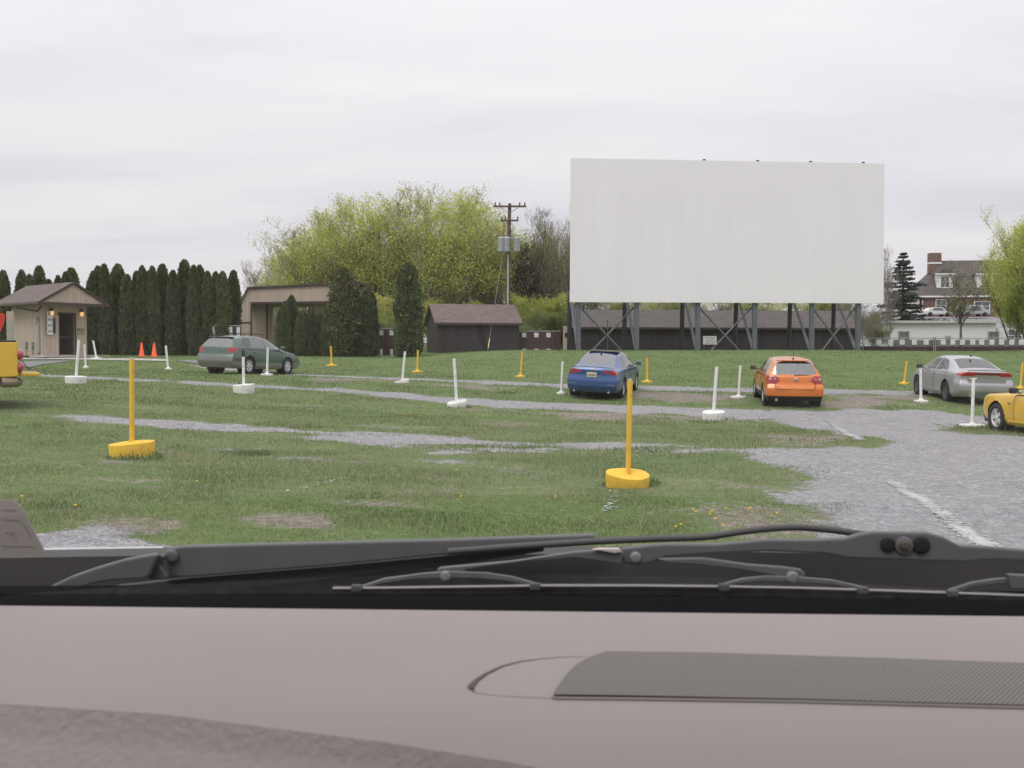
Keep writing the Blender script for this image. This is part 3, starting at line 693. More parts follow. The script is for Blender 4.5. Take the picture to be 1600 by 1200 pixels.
# roof: ridge along y
ov, fo, rh = .62, .95, 1.02; xm = W/2; slp = rh/(W/2+ov)
for s_ in (-1, 1):
    xe = xm + s_*(W/2+ov); m = MB(); y0 = -fo
    m.prism([(xm,y0,H+rh+.02),(xe,y0,H+.02),(xe,y0,H+.10),(xm,y0,H+rh+.10)], (0,D+2*fo,0)); m.build('roof', M_ROOF, o)
    m = MB(); m.prism([(xm,y0-.035,H+rh-.02),(xe,y0-.035,H-.02),(xe,y0-.035,H+.12),(xm,y0-.035,H+rh+.12)], (0,.03,0)); m.build('barge_board', M_BTRIM, o)
    m = MB(); m.box((xe+s_*.05, D/2, H+.02), (.1,D+2*fo,.12), bev=.02); m.build('gutter', simple('gutter_brown%d' % s_, (.09,.07,.065), .4), o)
m = MB(); m.prism([(xm-W/2-ov+.05,-fo+.06,H+.02),(xm+W/2+ov-.05,-fo+.06,H+.02),(xm,-fo+.06,H+rh-.03)], (0,.08,0)); m.build('gable_panel', M_TAN, o)
m = MB(); m.box((xm, D/2, H+.0), (W+2*ov-.05,D+2*fo-.1,.04)); m.build('soffit', simple('soffit_tan', (.26,.21,.17), .8), o)
m = MB(); m.box((xm, -fo+.0, H+.0), (W+2*ov,.06,.14)); m.build('fascia', M_BTRIM, o)
# meter box and conduits on the side wall
MG = simple('utility_grey', (.33,.33,.32), .5, .2)
m = MB(); m.box((-.09,.45,1.75), (.16,.22,.34), bev=.02); m.tube([(-.07,.45,1.6),(-.07,.45,.1)], .03, 8); m.build('meter_box', MG, o)
m = MB(); m.box((-.05,.33,.95), (.10,.22,1.6), bev=.01); m.build('utility_panel', MG, o)
for y in (.95,1.6):
    m = MB(); m.box((-.06,y,.55), (.12,.18,.3), bev=.02); m.tube([(-.05,y,.45),(-.05,y,0)], .02, 6); m.build('outlet_box', MG, o)
m = MB(); m.tube([(.0,.1,2.45),(-.1,.3,2.2),(-.35,1.9,2.42)], .035, 8); m.build('drain_pipe', M_BTRIM, o)
m = MB(); m.box((1.1,-.6,-.03), (3.4,1.5,.1)); m.build('doorstep', M_CONC, o)
# red banner and low cabinet left of the booth
p = P(3,557,48); bn = empty('red_banner', (p.x, p.y, gz1(p.x,p.y)), 0, 'red banner on a pole at the left edge, by the ticket booth', 'banner')
m = MB(); m.tube([(-.12,0,0),(-.12,0,2.3)], .03, 8); m.build('pole', M_STEEL, bn)
m = MB(); kq = 48/F; m.prism([(-.1,0,72*kq),(6*kq,0,70*kq),(4*kq,0,55*kq),(-.1,0,40*kq)], (0,.01,0)); m.build('cloth', simple('red_cloth', (.5,.03,.02), .8), bn)
p = P(20,557,56); cb_ = empty('pale_cabinet', (p.x, p.y, gz1(p.x,p.y)), 0, 'pale tall cabinet standing behind the left wall of the booth', 'cabinet')
m = MB(); m.box((0,0,1.2), (.42,.5,2.4), bev=.02); m.build('body', M_TAN, cb_); m = MB(); m.box((.02,-.26,1.3), (.2,.02,1.2)); m.build('door', MG, cb_)

# ================================================================ fences with white squares
M_MAROON = boards('maroon_slats', (.055,.034,.036), 'xy', .12, .12, .6, .8, .25); M_SQ = simple('white_square', (.60,.60,.59), .6, dirt=.3, dcol=(.4,.4,.38)); M_GALV = simple('galvanised', (.30,.31,.32), .45, .5)
def fence(label, pA, pB, hbot, htop, squares, sqz, solid=True, posts=(), wires=True, fab=None):
    """pA, pB ground points; squares: list of (x along 0..L, width)"""
    v = pB-pA; v.z = 0; L = v.length; o = empty('fence', tuple(pA), math.atan2(v.y, v.x), label, 'fence')
    m = MB(); m.box((L/2,0,(hbot-.4)/2), (L,.05,hbot+.4)); m.build('slat_panel', M_MAROON, o)
    m = MB(); m.tube([(0,0,htop),(L,0,htop)], .028, 6); m.build('top_rail', M_GALV, o)
    if wires:
        m = MB(); z0, z1 = hbot-.05, htop; hh = z1-z0; n = int(L/.14)
        for i in range(n):
            x = i*.14
            for s_ in (1,-1):
                a = (x if s_ > 0 else x+hh, 0, z0); b = (x+hh if s_ > 0 else x, 0, z1)
                m.add([(a[0]-.004,.0,a[2]),(a[0]+.004,.0,a[2]),(b[0]+.004,0,b[2]),(b[0]-.004,0,b[2])], [(0,1,2,3)])
        m.build('chain_mesh', M_GALV, o, fix=False)
    if fab:
        m = MB(); m.box(((fab[0]+fab[1])/2,0,(hbot+fab[2])/2+.004), (fab[1]-fab[0],.02,fab[2]-hbot-.01)); m.build('mesh_fabric', simple('fence_fabric', (.17,.15,.15), .9, var=.3, nscale=1.5), o)
    for x, w in squares:
        m = MB(); m.box((x,-.045,(sqz[0]+sqz[1])/2), (w,.03,sqz[1]-sqz[0])); m.build('white_square', M_SQ, o)
    for x in posts:
        m = MB(); m.tube([(x,-.1,-.4),(x,-.1,htop+.08)], .04, 8); m.build('fence_post', M_GALV, o)
    return o
d = 65.5; kf = d/F
pA, pB = P(1338,548,d), P(1640,550,d); pA.z = pB.z = gz1(pA.x, pA.y)
zv = lambda v, dd=d: P(1100, v, dd).z - pA.z
sq = [(u-1338)*kf for u in (1352,1373,1391,1409,1428,1446.5,1473,1488,1503,1519,1533,1549,1564,1580,1595,1611,1627)]
fence('long low maroon fence with a row of white squares, right of the screen', pA, pB, zv(541), zv(528.5), [(x, .33) for x in sq], (zv(537.5)-.05, zv(530.5)), posts=((1347-1338)*kf,(1457.5-1338)*kf,(1460.5-1338)*kf,11.5), fab=((1395-1338)*kf,12.4,zv(531)))
d2 = 63.5; pA, pB = P(806,547,d2), P(876,547,d2); pA.z = pB.z = gz1(pA.x, pA.y)-.1; k2 = d2/F
f2 = fence('short maroon fence with three white squares between the two black sheds', pA, pB, zv(518.5,d2), zv(517.5,d2), [((u-806)*k2, .27) for u in (819,838,857)], (zv(527,d2), zv(520,d2)), wires=False)
for u in (819,838,857):
    m = MB(); m.box(((u-806)*k2,-.045,zv(547,d2)), (.27,.03,.16)); m.build('white_square', M_SQ, f2)
d3 = 61; pA, pB = P(588,555,d3), P(622,555,d3); pA.z = pB.z = gz1(pA.x, pA.y)-.1; k3 = d3/F
f3 = fence('dark fence piece with two white squares left of the tall lone cypress', pA, pB, zv(514.5,d3), zv(513.8,d3), [((u-588)*k3, .24) for u in (596,612)], (zv(524,d3), zv(516,d3)), wires=False)
for u in (596,612):
    m = MB(); m.box(((u-588)*k3,-.045,zv(553,d3)), (.17,.03,.6)); m.build('white_square', M_SQ, f3)
d4 = 57.5; pA, pB = P(326,557,d4), P(377,557,d4); pA.z = pB.z = gz1(pA.x, pA.y)-.1; k4 = d4/F
f4 = fence('dark fence with tall white vertical stripes behind the green wagon', pA, pB, zv(510,d4), zv(509,d4), [], (0,.1), wires=False, posts=(.05,))
for u in (334,347,361,373):
    m = MB(); m.box(((u-326)*k4,-.045,zv(522,d4)-.2), (5.2*k4,.03,22*k4+.4)); m.build('white_stripe', M_SQ, f4)

# ================================================================ utility pole
d = 72; p = P(795,520,d); up = empty('utility_pole', (p.x, p.y, 1.7), 0, 'tall wooden utility pole with two crossarms and three grey transformers', 'pole')
OI = Vector(up.location); lq = lambda u, v, dy=0: P(u, v, d)-OI+Vector((0,dy,0))
M_POLE = simple('weathered_pole', (.115,.075,.062), .85, var=.25, nscale=2); M_TR = simple('transformer_grey', (.42,.45,.48), .5, .1, dirt=.3)
m = MB(); m.tube([(lq(791,553).x,0,-.3), lq(792,480), lq(796.5,318)], [.19,.17,.12], 12); m.build('pole', M_POLE, up)
m = MB(); m.box(lq(796.5,323,-.16), (51*d/F,.1,.13)); m.build('crossarm', M_POLE, up)
m = MB(); m.box(lq(796,345,-.16), (28*d/F,.1,.13)); m.build('crossarm', M_POLE, up)
m = MB(); m.tube([lq(783,325,-.22), lq(795,333,-.14)], .025, 4); m.tube([lq(810,325,-.22), lq(797,333,-.14)], .025, 4); m.build('arm_brace', M_GALV, up)
for u, v in ((774,321),(781,321),(812,321),(820,321),(784,343),(790,343),(809,343)):
    m = MB(); q = lq(u, v, -.16); m.lathe([(.03,-.08),(.06,-.02),(.04,.02),(.07,.06),(.04,.1),(.03,.16),(.001,.17)], 8, q+Vector((0,0,.05))); m.build('insulator', simple('insulator_brown', (.08,.06,.06), .3), up)
for u in (783.5,792,807.5):
    q = lq(u,383.5,-.42); m = MB(); r = .235; hh = .5; m.lathe([(.001,-hh),(r*.93,-hh),(r,-hh+.05),(r,hh-.08),(r*1.04,hh-.06),(r*1.04,hh),(r*.5,hh+.07),(.001,hh+.07)], 18, q); t_ = m.build('transformer', M_TR, up)
    for dxx in (-.09,.09):
        m = MB(); m.lathe([(.025,0),(.05,.05),(.03,.1),(.045,.15),(.02,.22),(.001,.22)], 8, q+Vector((dxx,0,hh+.05))); m.build('bushing', simple('bushing', (.2,.15,.13), .3), t_)
m = MB(); m.box(lq(795,372,-.2), (26*d/F,.08,.1)); m.build('mounting_bar', M_GALV, up)
m = MB(); m.tube([lq(793.8,397,-.19), (lq(792,520).x+.06,-.2,-.3)], .05, 8); m.build('conduit', simple('conduit_pale', (.5,.5,.5), .5), up)
q0 = lq(785,398,0); ga = P(762,548,59.5); gg = Vector((ga.x, ga.y, gz1(ga.x, ga.y)))-OI
m = MB(); m.tube([q0, gg], .011, 5); m.build('guy_wire', M_GALV, up)
m = MB(); m.tube([gg.lerp(q0,.03), gg.lerp(q0,.11)], .028, 6); m.build('guy_guard', simple('guard_yellow', (.6,.5,.2), .5), up)
# service wires running off to the left and right behind the trees
for i, (ua, va) in enumerate(()):
    for sgn, far in ((-1, P(560+i*8,372,110)), (1, P(1000+i*8,352,95))):
        a = lq(ua, va, -.16)+Vector((0,0,.2)); b = far-OI; ps = [a.lerp(b, t/12)+Vector((0,0,-.8*4*(t/12)*(1-t/12)*.6)) for t in range(13)]
        m = MB(); m.tube(ps, .008, 4, cap=False); m.build('wire', M_STEELD, up)

# ================================================================ house on the rise
d = 130; kh = d/F; p = P(1500,495,d); hz = gz1(p.x, p.y); hs = empty('brick_house', (p.x, p.y, hz), R(-6), 'brick house with a steep brown roof, chimney and white dormers on the rise', 'house')
HI = (Matrix.Translation(hs.location) @ Matrix.Rotation(R(-6), 4, 'Z')).inverted()
def rayhit(MI, u, v, dy):
    o_ = MI @ Vector((0,0,ZC)); q = MI @ P(u, v, 100); r_ = q-o_; return o_ + r_*((dy-o_.y)/r_.y)
def hp(u, v, dy=0): return rayhit(HI, u, v, dy)
M_BRICK = simple('red_brick', (.17,.10,.08), .85, var=.2, nscale=3); M_HW = simple('house_white_trim', (.70,.70,.70), .6); M_GL = simple('window_glass', (.10,.12,.13), .08)
e0, e1 = hp(1434,463.5), hp(1680,463); rz_ = hp(1500,407,3.2).z; D = 8.5; xs0 = e0.x+.4; xs1 = e1.x
m = MB(); m.box(((xs0+xs1)/2, D/2, (e0.z-1)/2), (xs1-xs0, D, e0.z+1)); m.build('wall', M_BRICK, hs)
rl = hp(1470,407,3.2).x; re_ = 3.2
m = MB(); m.add([(e0.x,-.35,e0.z),(xs1+.3,-.35,e0.z),(xs1+.3,re_,rz_),(rl,re_,rz_),(e0.x,D+.35,e0.z),(xs1+.3,D+.35,e0.z)], [(0,1,2,3),(0,3,4),(4,3,2,5),(1,5,2),(0,4,5,1)]); roofo = m.build('roof', M_ROOFG, hs)
m = MB(); m.box(((e0.x+xs1)/2, -.42, e0.z-.02), (xs1-e0.x,.12,.2)); m.build('gutter', M_HW, hs)
c0, c1 = hp(1451,397,3.2), hp(1469,412,3.2)
m = MB(); m.box(((c0.x+c1.x)/2, re_, (c0.z+c1.z)/2-.6), (c1.x-c0.x,1.1,c0.z-c1.z+1.4)); ch = m.build('chimney', M_BRICK, roofo)
m = MB(); m.box(((c0.x+c1.x)/2, re_, c1.z+.05), (c1.x-c0.x+.08,1.2,.22)); m.build('flashing', M_HW, ch)
def window(par, c, w, h, mat=M_HW):
    f = MB(); t = .1
    for cc, ss in (((0,0,h/2),(w+t,.1,t)), ((0,0,-h/2),(w+t,.1,t)), ((-w/2,0,0),(t,.1,h-t)), ((w/2,0,0),(t,.1,h-t)), ((0,0,0),(.05,.07,h-t)), ((0,0,0.001),(w-t,.06,.05))): f.box(Vector(c)+Vector(cc), ss)
    o_ = f.build('window', mat, par); g_ = MB(); g_.box(Vector(c)+Vector((0,.03,0)), (w-t,.02,h-t)); g_.build('pane', M_GL, o_); return o_
for u0, u1 in ((1461,1492),(1524,1556)):
    a, b = hp(u0+2.5,453,.5), hp(u1-3,428,.5); cxm = (a.x+b.x)/2; w = b.x-a.x
    y0 = .5; hh = b.z-a.z
    m = MB(); m.box((cxm, y0+1.3, (a.z+b.z)/2), (w,2.6,hh)); dm = m.build('dormer', M_HW, roofo)
    m = MB(); m.prism([(cxm-w/2-.25,y0-.25,b.z),(cxm+w/2+.25,y0-.25,b.z),(cxm+w*.15,y0-.25,b.z+.62),(cxm-w*.15,y0-.25,b.z+.62)], (0,3,0)); m.build('dormer_roof', M_ROOFG, dm)
    m = MB(); m.box((cxm,y0-.3,b.z-.02), (w+.5,.08,.16)); m.build('fascia', M_HW, dm)
    window(dm, (cxm, y0-.06, (a.z+b.z)/2), w*.55, hh*.72)
for u, v0, v1, w in ((1470,468,486,1.3),(1534,471,486,1.9),(1590,471,486,1.9)):
    a, b = hp(u, v1), hp(u, v0); window(hs, (a.x, -.06, (a.z+b.z)/2), w, b.z-a.z)
m = MB(); q = hp(1441,480); m.tube([(q.x,-.15,e0.z-.1),(q.x,-.15,0)], .06, 6); m.build('downpipe', M_HW, hs)
# white lean-to on the left of the house
M_SIDE = boards('white_clapboard', (.66,.66,.66), 2, .22, .12, .75, .7, .03)
a, b = hp(1400,492), hp(1437,468); m = MB(); m.box(((a.x+b.x)/2, 2.2, (a.z+b.z)/2-.5), (b.x-a.x,4.4,b.z-a.z+1.0)); lt = m.build('side_wing', M_SIDE, hs)
m = MB(); q = hp(1396,465); m.box(((a.x+b.x)/2-.1, 2.2, b.z+.12), (b.x-a.x+.6,5,.2)); m.build('wing_roof', M_HW, lt)
q = hp(1428,484); window(lt, (q.x,-.06,q.z), .55, 1.0)
q = hp(1417,489); 
# low white building in front
d = 100; kl = d/F; p = P(1465,540,d); lb = empty('white_building', (p.x, p.y, gz1(p.x,p.y)), R(-3), 'long low white clapboard building with a flat roof behind the maroon fence', 'building')
LI = (Matrix.Translation(lb.location) @ Matrix.Rotation(R(-3), 4, 'Z')).inverted()
def bq(u, v, dy=0): return rayhit(LI, u, v, dy)
a, b = bq(1367,540), bq(1556,505); m = MB(); m.box(((a.x+b.x)/2, 2.5, b.z/2-.25), (b.x-a.x,5,b.z+.5)); m.build('wall', M_SIDE, lb)
m = MB(); m.box(((a.x+b.x)/2, 2.4, b.z+.14), (b.x-a.x+.5,5.6,.26)); m.build('roof', simple('flat_roof_edge', (.45,.45,.46), .7), lb)
for u in (1382,1412,1552):
    a, b = bq(u-6,533), bq(u+6,518); window(lb, ((a.x+b.x)/2,-.06,(a.z+b.z)/2-.1), 1.0, 1.15, simple('window_frame_grey', (.3,.32,.33), .6))
a = bq(1481,527); m = MB(); m.box((a.x,-.1,a.z), (.5,.15,.3)); m.build('wall_unit', MG, lb)
a, b = bq(1562,540), bq(1640,512); m = MB(); m.box(((a.x+b.x)/2, 3.2, b.z/2-.25), (b.x-a.x,5,b.z+.5)); m.build('annex', M_SIDE, lb)
a = bq(1590,521); window(lb, (a.x,.62,a.z-.2), 1.4, 1.2)
# ================================================================ trees
M_BARK = simple('grey_brown_bark', (.10,.085,.072), .9, var=.3, nscale=2, bmp=.3, bscale=14)
M_BARKL = simple('pale_bark', (.25,.225,.20), .9, var=.25, nscale=2)
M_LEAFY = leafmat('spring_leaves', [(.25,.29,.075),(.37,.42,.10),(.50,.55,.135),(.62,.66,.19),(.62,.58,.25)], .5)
M_LEAFG = leafmat('green_leaves', [(.12,.165,.055),(.18,.235,.075),(.25,.31,.095),(.33,.38,.13)], .42)
M_LEAFS = leafmat('bud_leaves', [(.17,.18,.09),(.24,.26,.10),(.30,.33,.12),(.36,.33,.19)], .4)
M_THUJA = leafmat('cypress_sprays', [(.046,.062,.028),(.072,.098,.042),(.105,.138,.056),(.13,.165,.065),(.22,.19,.10)], .2, .75, .5)
M_CORE = simple('cypress_inner_twigs', (.036,.044,.024), .95)
M_PINE = leafmat('pine_needles', [(.05,.06,.03),(.08,.09,.045),(.12,.12,.065),(.17,.14,.10)], .15, .75)
M_SPRUCE = leafmat('spruce_needles', [(.04,.055,.048),(.065,.085,.070),(.10,.12,.10)], .1, .75)

def quads_at(C, size, rnd, flat=0.0, up=0.0):
    """leaf-sized rhombs at centres C"""
    n = len(C); a = rnd.standard_normal((n,3)); a[:,2] = a[:,2]*(1-flat)+up; a /= np.linalg.norm(a, axis=1)[:,None]
    b = rnd.standard_normal((n,3)); b -= (b*a).sum(1)[:,None]*a; b /= np.linalg.norm(b, axis=1)[:,None]
    s = (size*(.6+.8*rnd.random(n)))[:,None]; V = np.stack([C-a*s*.6, C+b*s*.32, C+a*s*.6, C-b*s*.32], 1)
    return V.reshape(-1,3), np.arange(4*n).reshape(n,4)
def tree_meshes(seed, H=12, tr=.16, limbs=9, base=.16, spread=.42, leaves=12000, lsize=.17, multi=1, upb=.55, leafmat_=None, bark=None, crown0=.22, twig=1, cr=0):
    rd = random.Random(seed); rnd = np.random.default_rng(seed); mb = MB(); tips = []
    def branch(p, d, L, r, lev):
        k = 4; pts = [p]; q = p.copy(); dd = d.copy()
        for i in range(k):
            dd = (dd + Vector((rd.gauss(0,.13), rd.gauss(0,.13), rd.gauss(.05,.07)))).normalized(); q = q+dd*(L/k); pts.append(q.copy())
        mb.tube(pts, [r*(1-.75*i/k) for i in range(k+1)], 6 if lev < 2 else 3, cap=False)
        if lev >= 2: tips.extend([(a, lev) for a in pts[1:]])
        if lev < 4:
            n = [limbs, 6, 4, 3*twig][lev]
            for i in range(n):
                t = rd.uniform(base if lev == 0 else .2, 1.0); a = t*k; ii = min(int(a), k-1); o = pts[ii].lerp(pts[ii+1], a-ii)
                ang = rd.random()*6.28; out = Vector((math.cos(ang), math.sin(ang), 0)); dr = (dd*.45 + out*rd.uniform(.5,.9) + Vector((0,0,upb*rd.uniform(.5,1.3)))).normalized()
                LL = (L*spread*rd.uniform(.7,1.15)*(1.15-.5*t) if lev == 0 else L*rd.uniform(.42,.62))
                branch(o, dr, LL, max(.012, r*(1-.75*t)*rd.uniform(.4,.6)), lev+1)
    for i in range(multi):
        ln = Vector((rd.gauss(0,.10*multi**.5), rd.gauss(0,.10*multi**.5), 1)).normalized()
        branch(Vector((rd.gauss(0,.15*(multi-1)), rd.gauss(0,.15*(multi-1)), -.3)), ln, H*(.82 if i == 0 else rd.uniform(.6,.82)), tr*(1 if i == 0 else .7), 0)
    T = np.array([tuple(a) for a, l in tips]); 
    zmax = T[:,2].max()
    if cr:
        rr = np.percentile(np.hypot(T[:,0], T[:,1]), 88); ks = cr*H/rr*.95; T = T*np.array([ks,ks,1]); mb.v = [(a*ks, b*ks, c) for a, b, c in mb.v]
    # clumps: some tips carry many leaves, some almost none
    wgt = rnd.random(len(T))**1.1+.12; wgt[T[:,2] < H*crown0] = .01; wgt /= wgt.sum(); ci = rnd.choice(len(T), leaves, p=wgt)
    C = T[ci] + rnd.standard_normal((leaves,3))*.25
    if cr:   # outer leaves follow a rounded, uneven crown outline
        m_ = int(leaves*.55); q = rnd.standard_normal((m_*2,3)); q /= np.linalg.norm(q, axis=1)[:,None]; q = q[q[:,2] > -.5]; an = np.arctan2(q[:,1], q[:,0])
        bumpy = .80+.38*fbm(vn, an*1.6+seed, q[:,2]*2.4+seed, 3); rad_ = (1-.42*rnd.random(len(q))**1.7)*bumpy
        E = np.stack([q[:,0]*rad_*cr*H, q[:,1]*rad_*cr*H, H*.56+q[:,2]*rad_*H*.43], 1); gap = fbm(vn2, an*3.1+seed*3+q[:,2]*2, q[:,2]*5+9, 3); E = E[(gap+.10*rnd.standard_normal(len(E))) > .50][:m_]; C[:len(E)] = E + rnd.standard_normal((len(E),3))*.12
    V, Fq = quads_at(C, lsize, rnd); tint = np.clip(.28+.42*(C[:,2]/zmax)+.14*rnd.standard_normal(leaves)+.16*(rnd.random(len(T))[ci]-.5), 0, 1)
    o1 = mb.build('trunk', bark or M_BARK, fix=False)
    o2 = npmesh('crown', V, Fq, leafmat_ or M_LEAFY, None, False, {'tint': np.repeat(tint, 4)})
    res = (o1.data, o2.data, H); bpy.data.objects.remove(o1); bpy.data.objects.remove(o2); return res
def plant(name, meshes, loc, h, wk, rz, label, cat, group=None):
    o = empty(name, loc, rz, label, cat, group)
    for nm, me in (('trunk', meshes[0]), ('crown', meshes[1])):
        c = bpy.data.objects.new(nm, me); col.objects.link(c); c.parent = o
        s = h/meshes[2]; c.scale = (s*wk, s*wk, s)
    return o
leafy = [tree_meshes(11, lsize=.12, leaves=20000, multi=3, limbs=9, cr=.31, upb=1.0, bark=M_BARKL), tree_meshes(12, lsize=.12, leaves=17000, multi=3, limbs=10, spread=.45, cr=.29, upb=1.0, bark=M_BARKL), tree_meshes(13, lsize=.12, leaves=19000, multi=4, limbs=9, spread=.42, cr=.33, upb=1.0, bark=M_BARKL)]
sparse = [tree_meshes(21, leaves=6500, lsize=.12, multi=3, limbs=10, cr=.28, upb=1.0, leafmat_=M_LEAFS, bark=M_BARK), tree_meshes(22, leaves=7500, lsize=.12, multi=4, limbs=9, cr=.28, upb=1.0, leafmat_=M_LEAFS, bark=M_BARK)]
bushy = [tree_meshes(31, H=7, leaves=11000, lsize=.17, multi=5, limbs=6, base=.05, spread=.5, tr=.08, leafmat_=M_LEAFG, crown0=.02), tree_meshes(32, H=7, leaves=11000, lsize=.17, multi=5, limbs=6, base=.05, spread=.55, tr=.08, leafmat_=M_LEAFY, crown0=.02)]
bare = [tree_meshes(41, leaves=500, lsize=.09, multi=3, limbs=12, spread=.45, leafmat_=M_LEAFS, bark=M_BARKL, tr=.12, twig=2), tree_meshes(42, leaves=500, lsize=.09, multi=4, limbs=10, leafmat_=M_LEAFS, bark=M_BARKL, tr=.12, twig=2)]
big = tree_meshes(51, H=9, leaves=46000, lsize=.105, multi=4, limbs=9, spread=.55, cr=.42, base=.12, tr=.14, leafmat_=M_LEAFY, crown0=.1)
small = tree_meshes(52, H=6, leaves=1500, lsize=.10, limbs=10, spread=.5, base=.3, tr=.11, leafmat_=M_LEAFS)
def base_at(u, d): p = P(u, 545, d); return (p.x, p.y, gz1(p.x, p.y)-.1)
def tp(kind, i, u, tv, d, wk, label, name='deciduous_tree', cat='tree', group='spring trees behind the black shed'):
    ms = kind[i % len(kind)]; b = base_at(u, d); h = P(u, tv, d).z-b[2]
    return plant(name, ms, b, h, wk, random.random()*6.28, label, cat, group)
TREES = [
 (leafy,0,462,392,86,1.35,'small yellow-green tree at the far left end of the spring woodland'),
 (leafy,1,494,358,84,1.15,'yellow-green tree rising just left behind the tall cypresses'),
 (leafy,2,524,339,82,1.15,'yellow-green tree directly behind the tallest front cypress'),
 (leafy,0,556,318,80,1.1,'bright yellow-green tree at the left shoulder of the woodland'),
 (leafy,1,592,302,82,1.05,'tall yellow-green tree forming the left summit of the woodland'),
 (sparse,0,622,308,80,.85,'grey twiggy tree with few leaves above the lone cypress'),
 (sparse,1,650,314,84,.8,'grey twiggy tree between the two leafy summits of the woodland'),
 (leafy,2,684,306,79,1.1,'broad yellow-green tree right of the lone cypress'),
 (leafy,0,718,304,79,1.1,'full yellow-green tree above the left half of the black shed roof'),
 (leafy,1,752,316,82,1.0,'yellow-green tree above the right half of the black shed roof'),
 (sparse,0,772,338,88,.8,'thin twiggy tree just left behind the utility pole'),
 (leafy,2,806,352,90,.7,'smaller yellow-green tree just right behind the utility pole'),
 (sparse,1,820,372,92,.8,'thin grey tree standing between the pole and the dark pine'),
 (leafy,1,852,382,84,.75,'low yellow-green tree left of the drive-in screen'),
 (bare,0,872,322,88,.8,'tall leafless grey tree beside the upper left edge of the screen'),
 (bare,1,893,348,92,.7,'leafless grey tree half hidden by the left edge of the screen'),
 (leafy,1,700,372,96,.9,'yellow-green tree deep in the wood behind the black shed'),
 (bare,1,850,330,84,.85,'tall half-bare brownish tree between the dark pine and the screen'),
 (sparse,1,838,350,83,.8,'half-bare tree with few pale leaves right behind the dark pine'),
 (sparse,0,880,345,81,.8,'half-bare tree with pale buds hugging the left edge of the screen'),
 (bare,0,418,470,70,1.6,'bare brownish scrub seen through the left of the gateway opening'),
 (bare,0,404,391,90,1.0,'leafless pale tree between the cypress row and the gateway')]
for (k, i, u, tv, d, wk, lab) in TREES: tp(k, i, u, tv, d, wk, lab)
for j, (u, tv, d) in enumerate(((920,430,92),(985,440,95),(1050,436,93),(1120,444,97),(1190,438,94),(1260,440,96),(1325,430,95))):
    tp([leafy[j % 3]] if j % 3 else [sparse[0]], 0, u, tv, d, 1.5, '%s tree seen under the screen, %s from the screen\'s left end' % ('budding' if j % 3 == 0 else 'yellow-green', ['first','second','third','fourth','fifth','sixth','seventh'][j]), group='trees behind the screen')
ORD = ['first','second','third','fourth','fifth','sixth','seventh','eighth','ninth','tenth','eleventh','twelfth','thirteenth','fourteenth','fifteenth','sixteenth','seventeenth','eighteenth','nineteenth','twentieth']
for j, (u, tv, d, w) in enumerate(((435,462,74,1.0),(600,462,76,.9),(618,480,72,.8),(668,470,76,.9),(700,478,74,.8),(735,474,76,.9),(768,482,78,.8),(812,462,78,.8),(838,474,74,.8),(862,464,76,.8),(884,474,74,.7),(410,490,78,.9),(590,490,70,.8),(648,500,68,.8),(815,500,71,.8))):
    tp(bushy, j, u, tv, d, w, '%s leafy bush from the left along the foot of the woodland' % ORD[j], 'bush', 'bush', 'bushes at the foot of the woodland')
# dark pines
def conifer_meshes(seed, H, tiers, r0, n, mat, lsize, ragged=.25, clear=.12, slope=1.0):
    rd = random.Random(seed); rnd = np.random.default_rng(seed); mb = MB(); mb.tube([(0,0,-.3),(0,0,H*.5),(0,0,H*.98)], [H*.016,H*.010,.02], 8, cap=False); C = []
    for i in range(tiers):
        t = clear+(1-clear)*(i+.5*rd.random())/tiers; R_ = r0*(1-t)**slope*rd.uniform(1-ragged,1+ragged)+.12; a = rd.random()*6.28; m = rd.choice([4,5,6])
        for j in range(m):
            an = a+6.28*j/m+rd.gauss(0,.2); rr = R_*rd.uniform(1-ragged,1.1); z0 = t*H
            e = Vector((math.cos(an)*rr, math.sin(an)*rr, z0+rr*rd.uniform(-.25,.15))); s = Vector((0,0,z0)); mb.tube([s, s.lerp(e,.5)+Vector((0,0,-.03)), e], [.04,.025,.01], 3, cap=False)
            k = max(8, int(n/(tiers*5)*(.25+1.6*rr/r0))); tt = rnd.random(k)**.6; c = np.array(s)[None]*(1-tt)[:,None]+np.array(e)[None]*tt[:,None]; C.append(c+rnd.standard_normal((k,3))*np.array([.15,.15,.08])*rr**.3)
    C = np.concatenate(C); V, Fq = quads_at(C, lsize, rnd, .3); tint = np.clip(.5+.22*rnd.standard_normal(len(C)), 0, 1)
    o1 = mb.build('trunk', M_BARK, fix=False); o2 = npmesh('crown', V, Fq, mat, None, False, {'tint': np.repeat(tint,4)})
    res = (o1.data, o2.data, H); bpy.data.objects.remove(o1); bpy.data.objects.remove(o2); return res
spruce = conifer_meshes(5, 11, 22, 2.3, 9000, M_SPRUCE, .26, .4, .06, .9)
pine = tree_meshes(61, H=12, leaves=6000, lsize=.2, limbs=11, base=.45, spread=.26, tr=.2, leafmat_=M_PINE, crown0=.42, upb=.35)
tp([spruce],0,1410,393,112,1.6,'dark spruce right of the screen, beside the brick house','spruce_tree','tree',None)
tp([pine],0,831,338,80,1.0,'dark brownish pine right of the utility pole','pine_tree','tree',None)
tp([spruce],0,461,358,120,.42,'thin dark spruce top at the left end of the woodland','spruce_tree','tree',None)
tp(bare,1,503,340,96,.7,'leafless twiggy tree poking up at the left shoulder of the woodland')
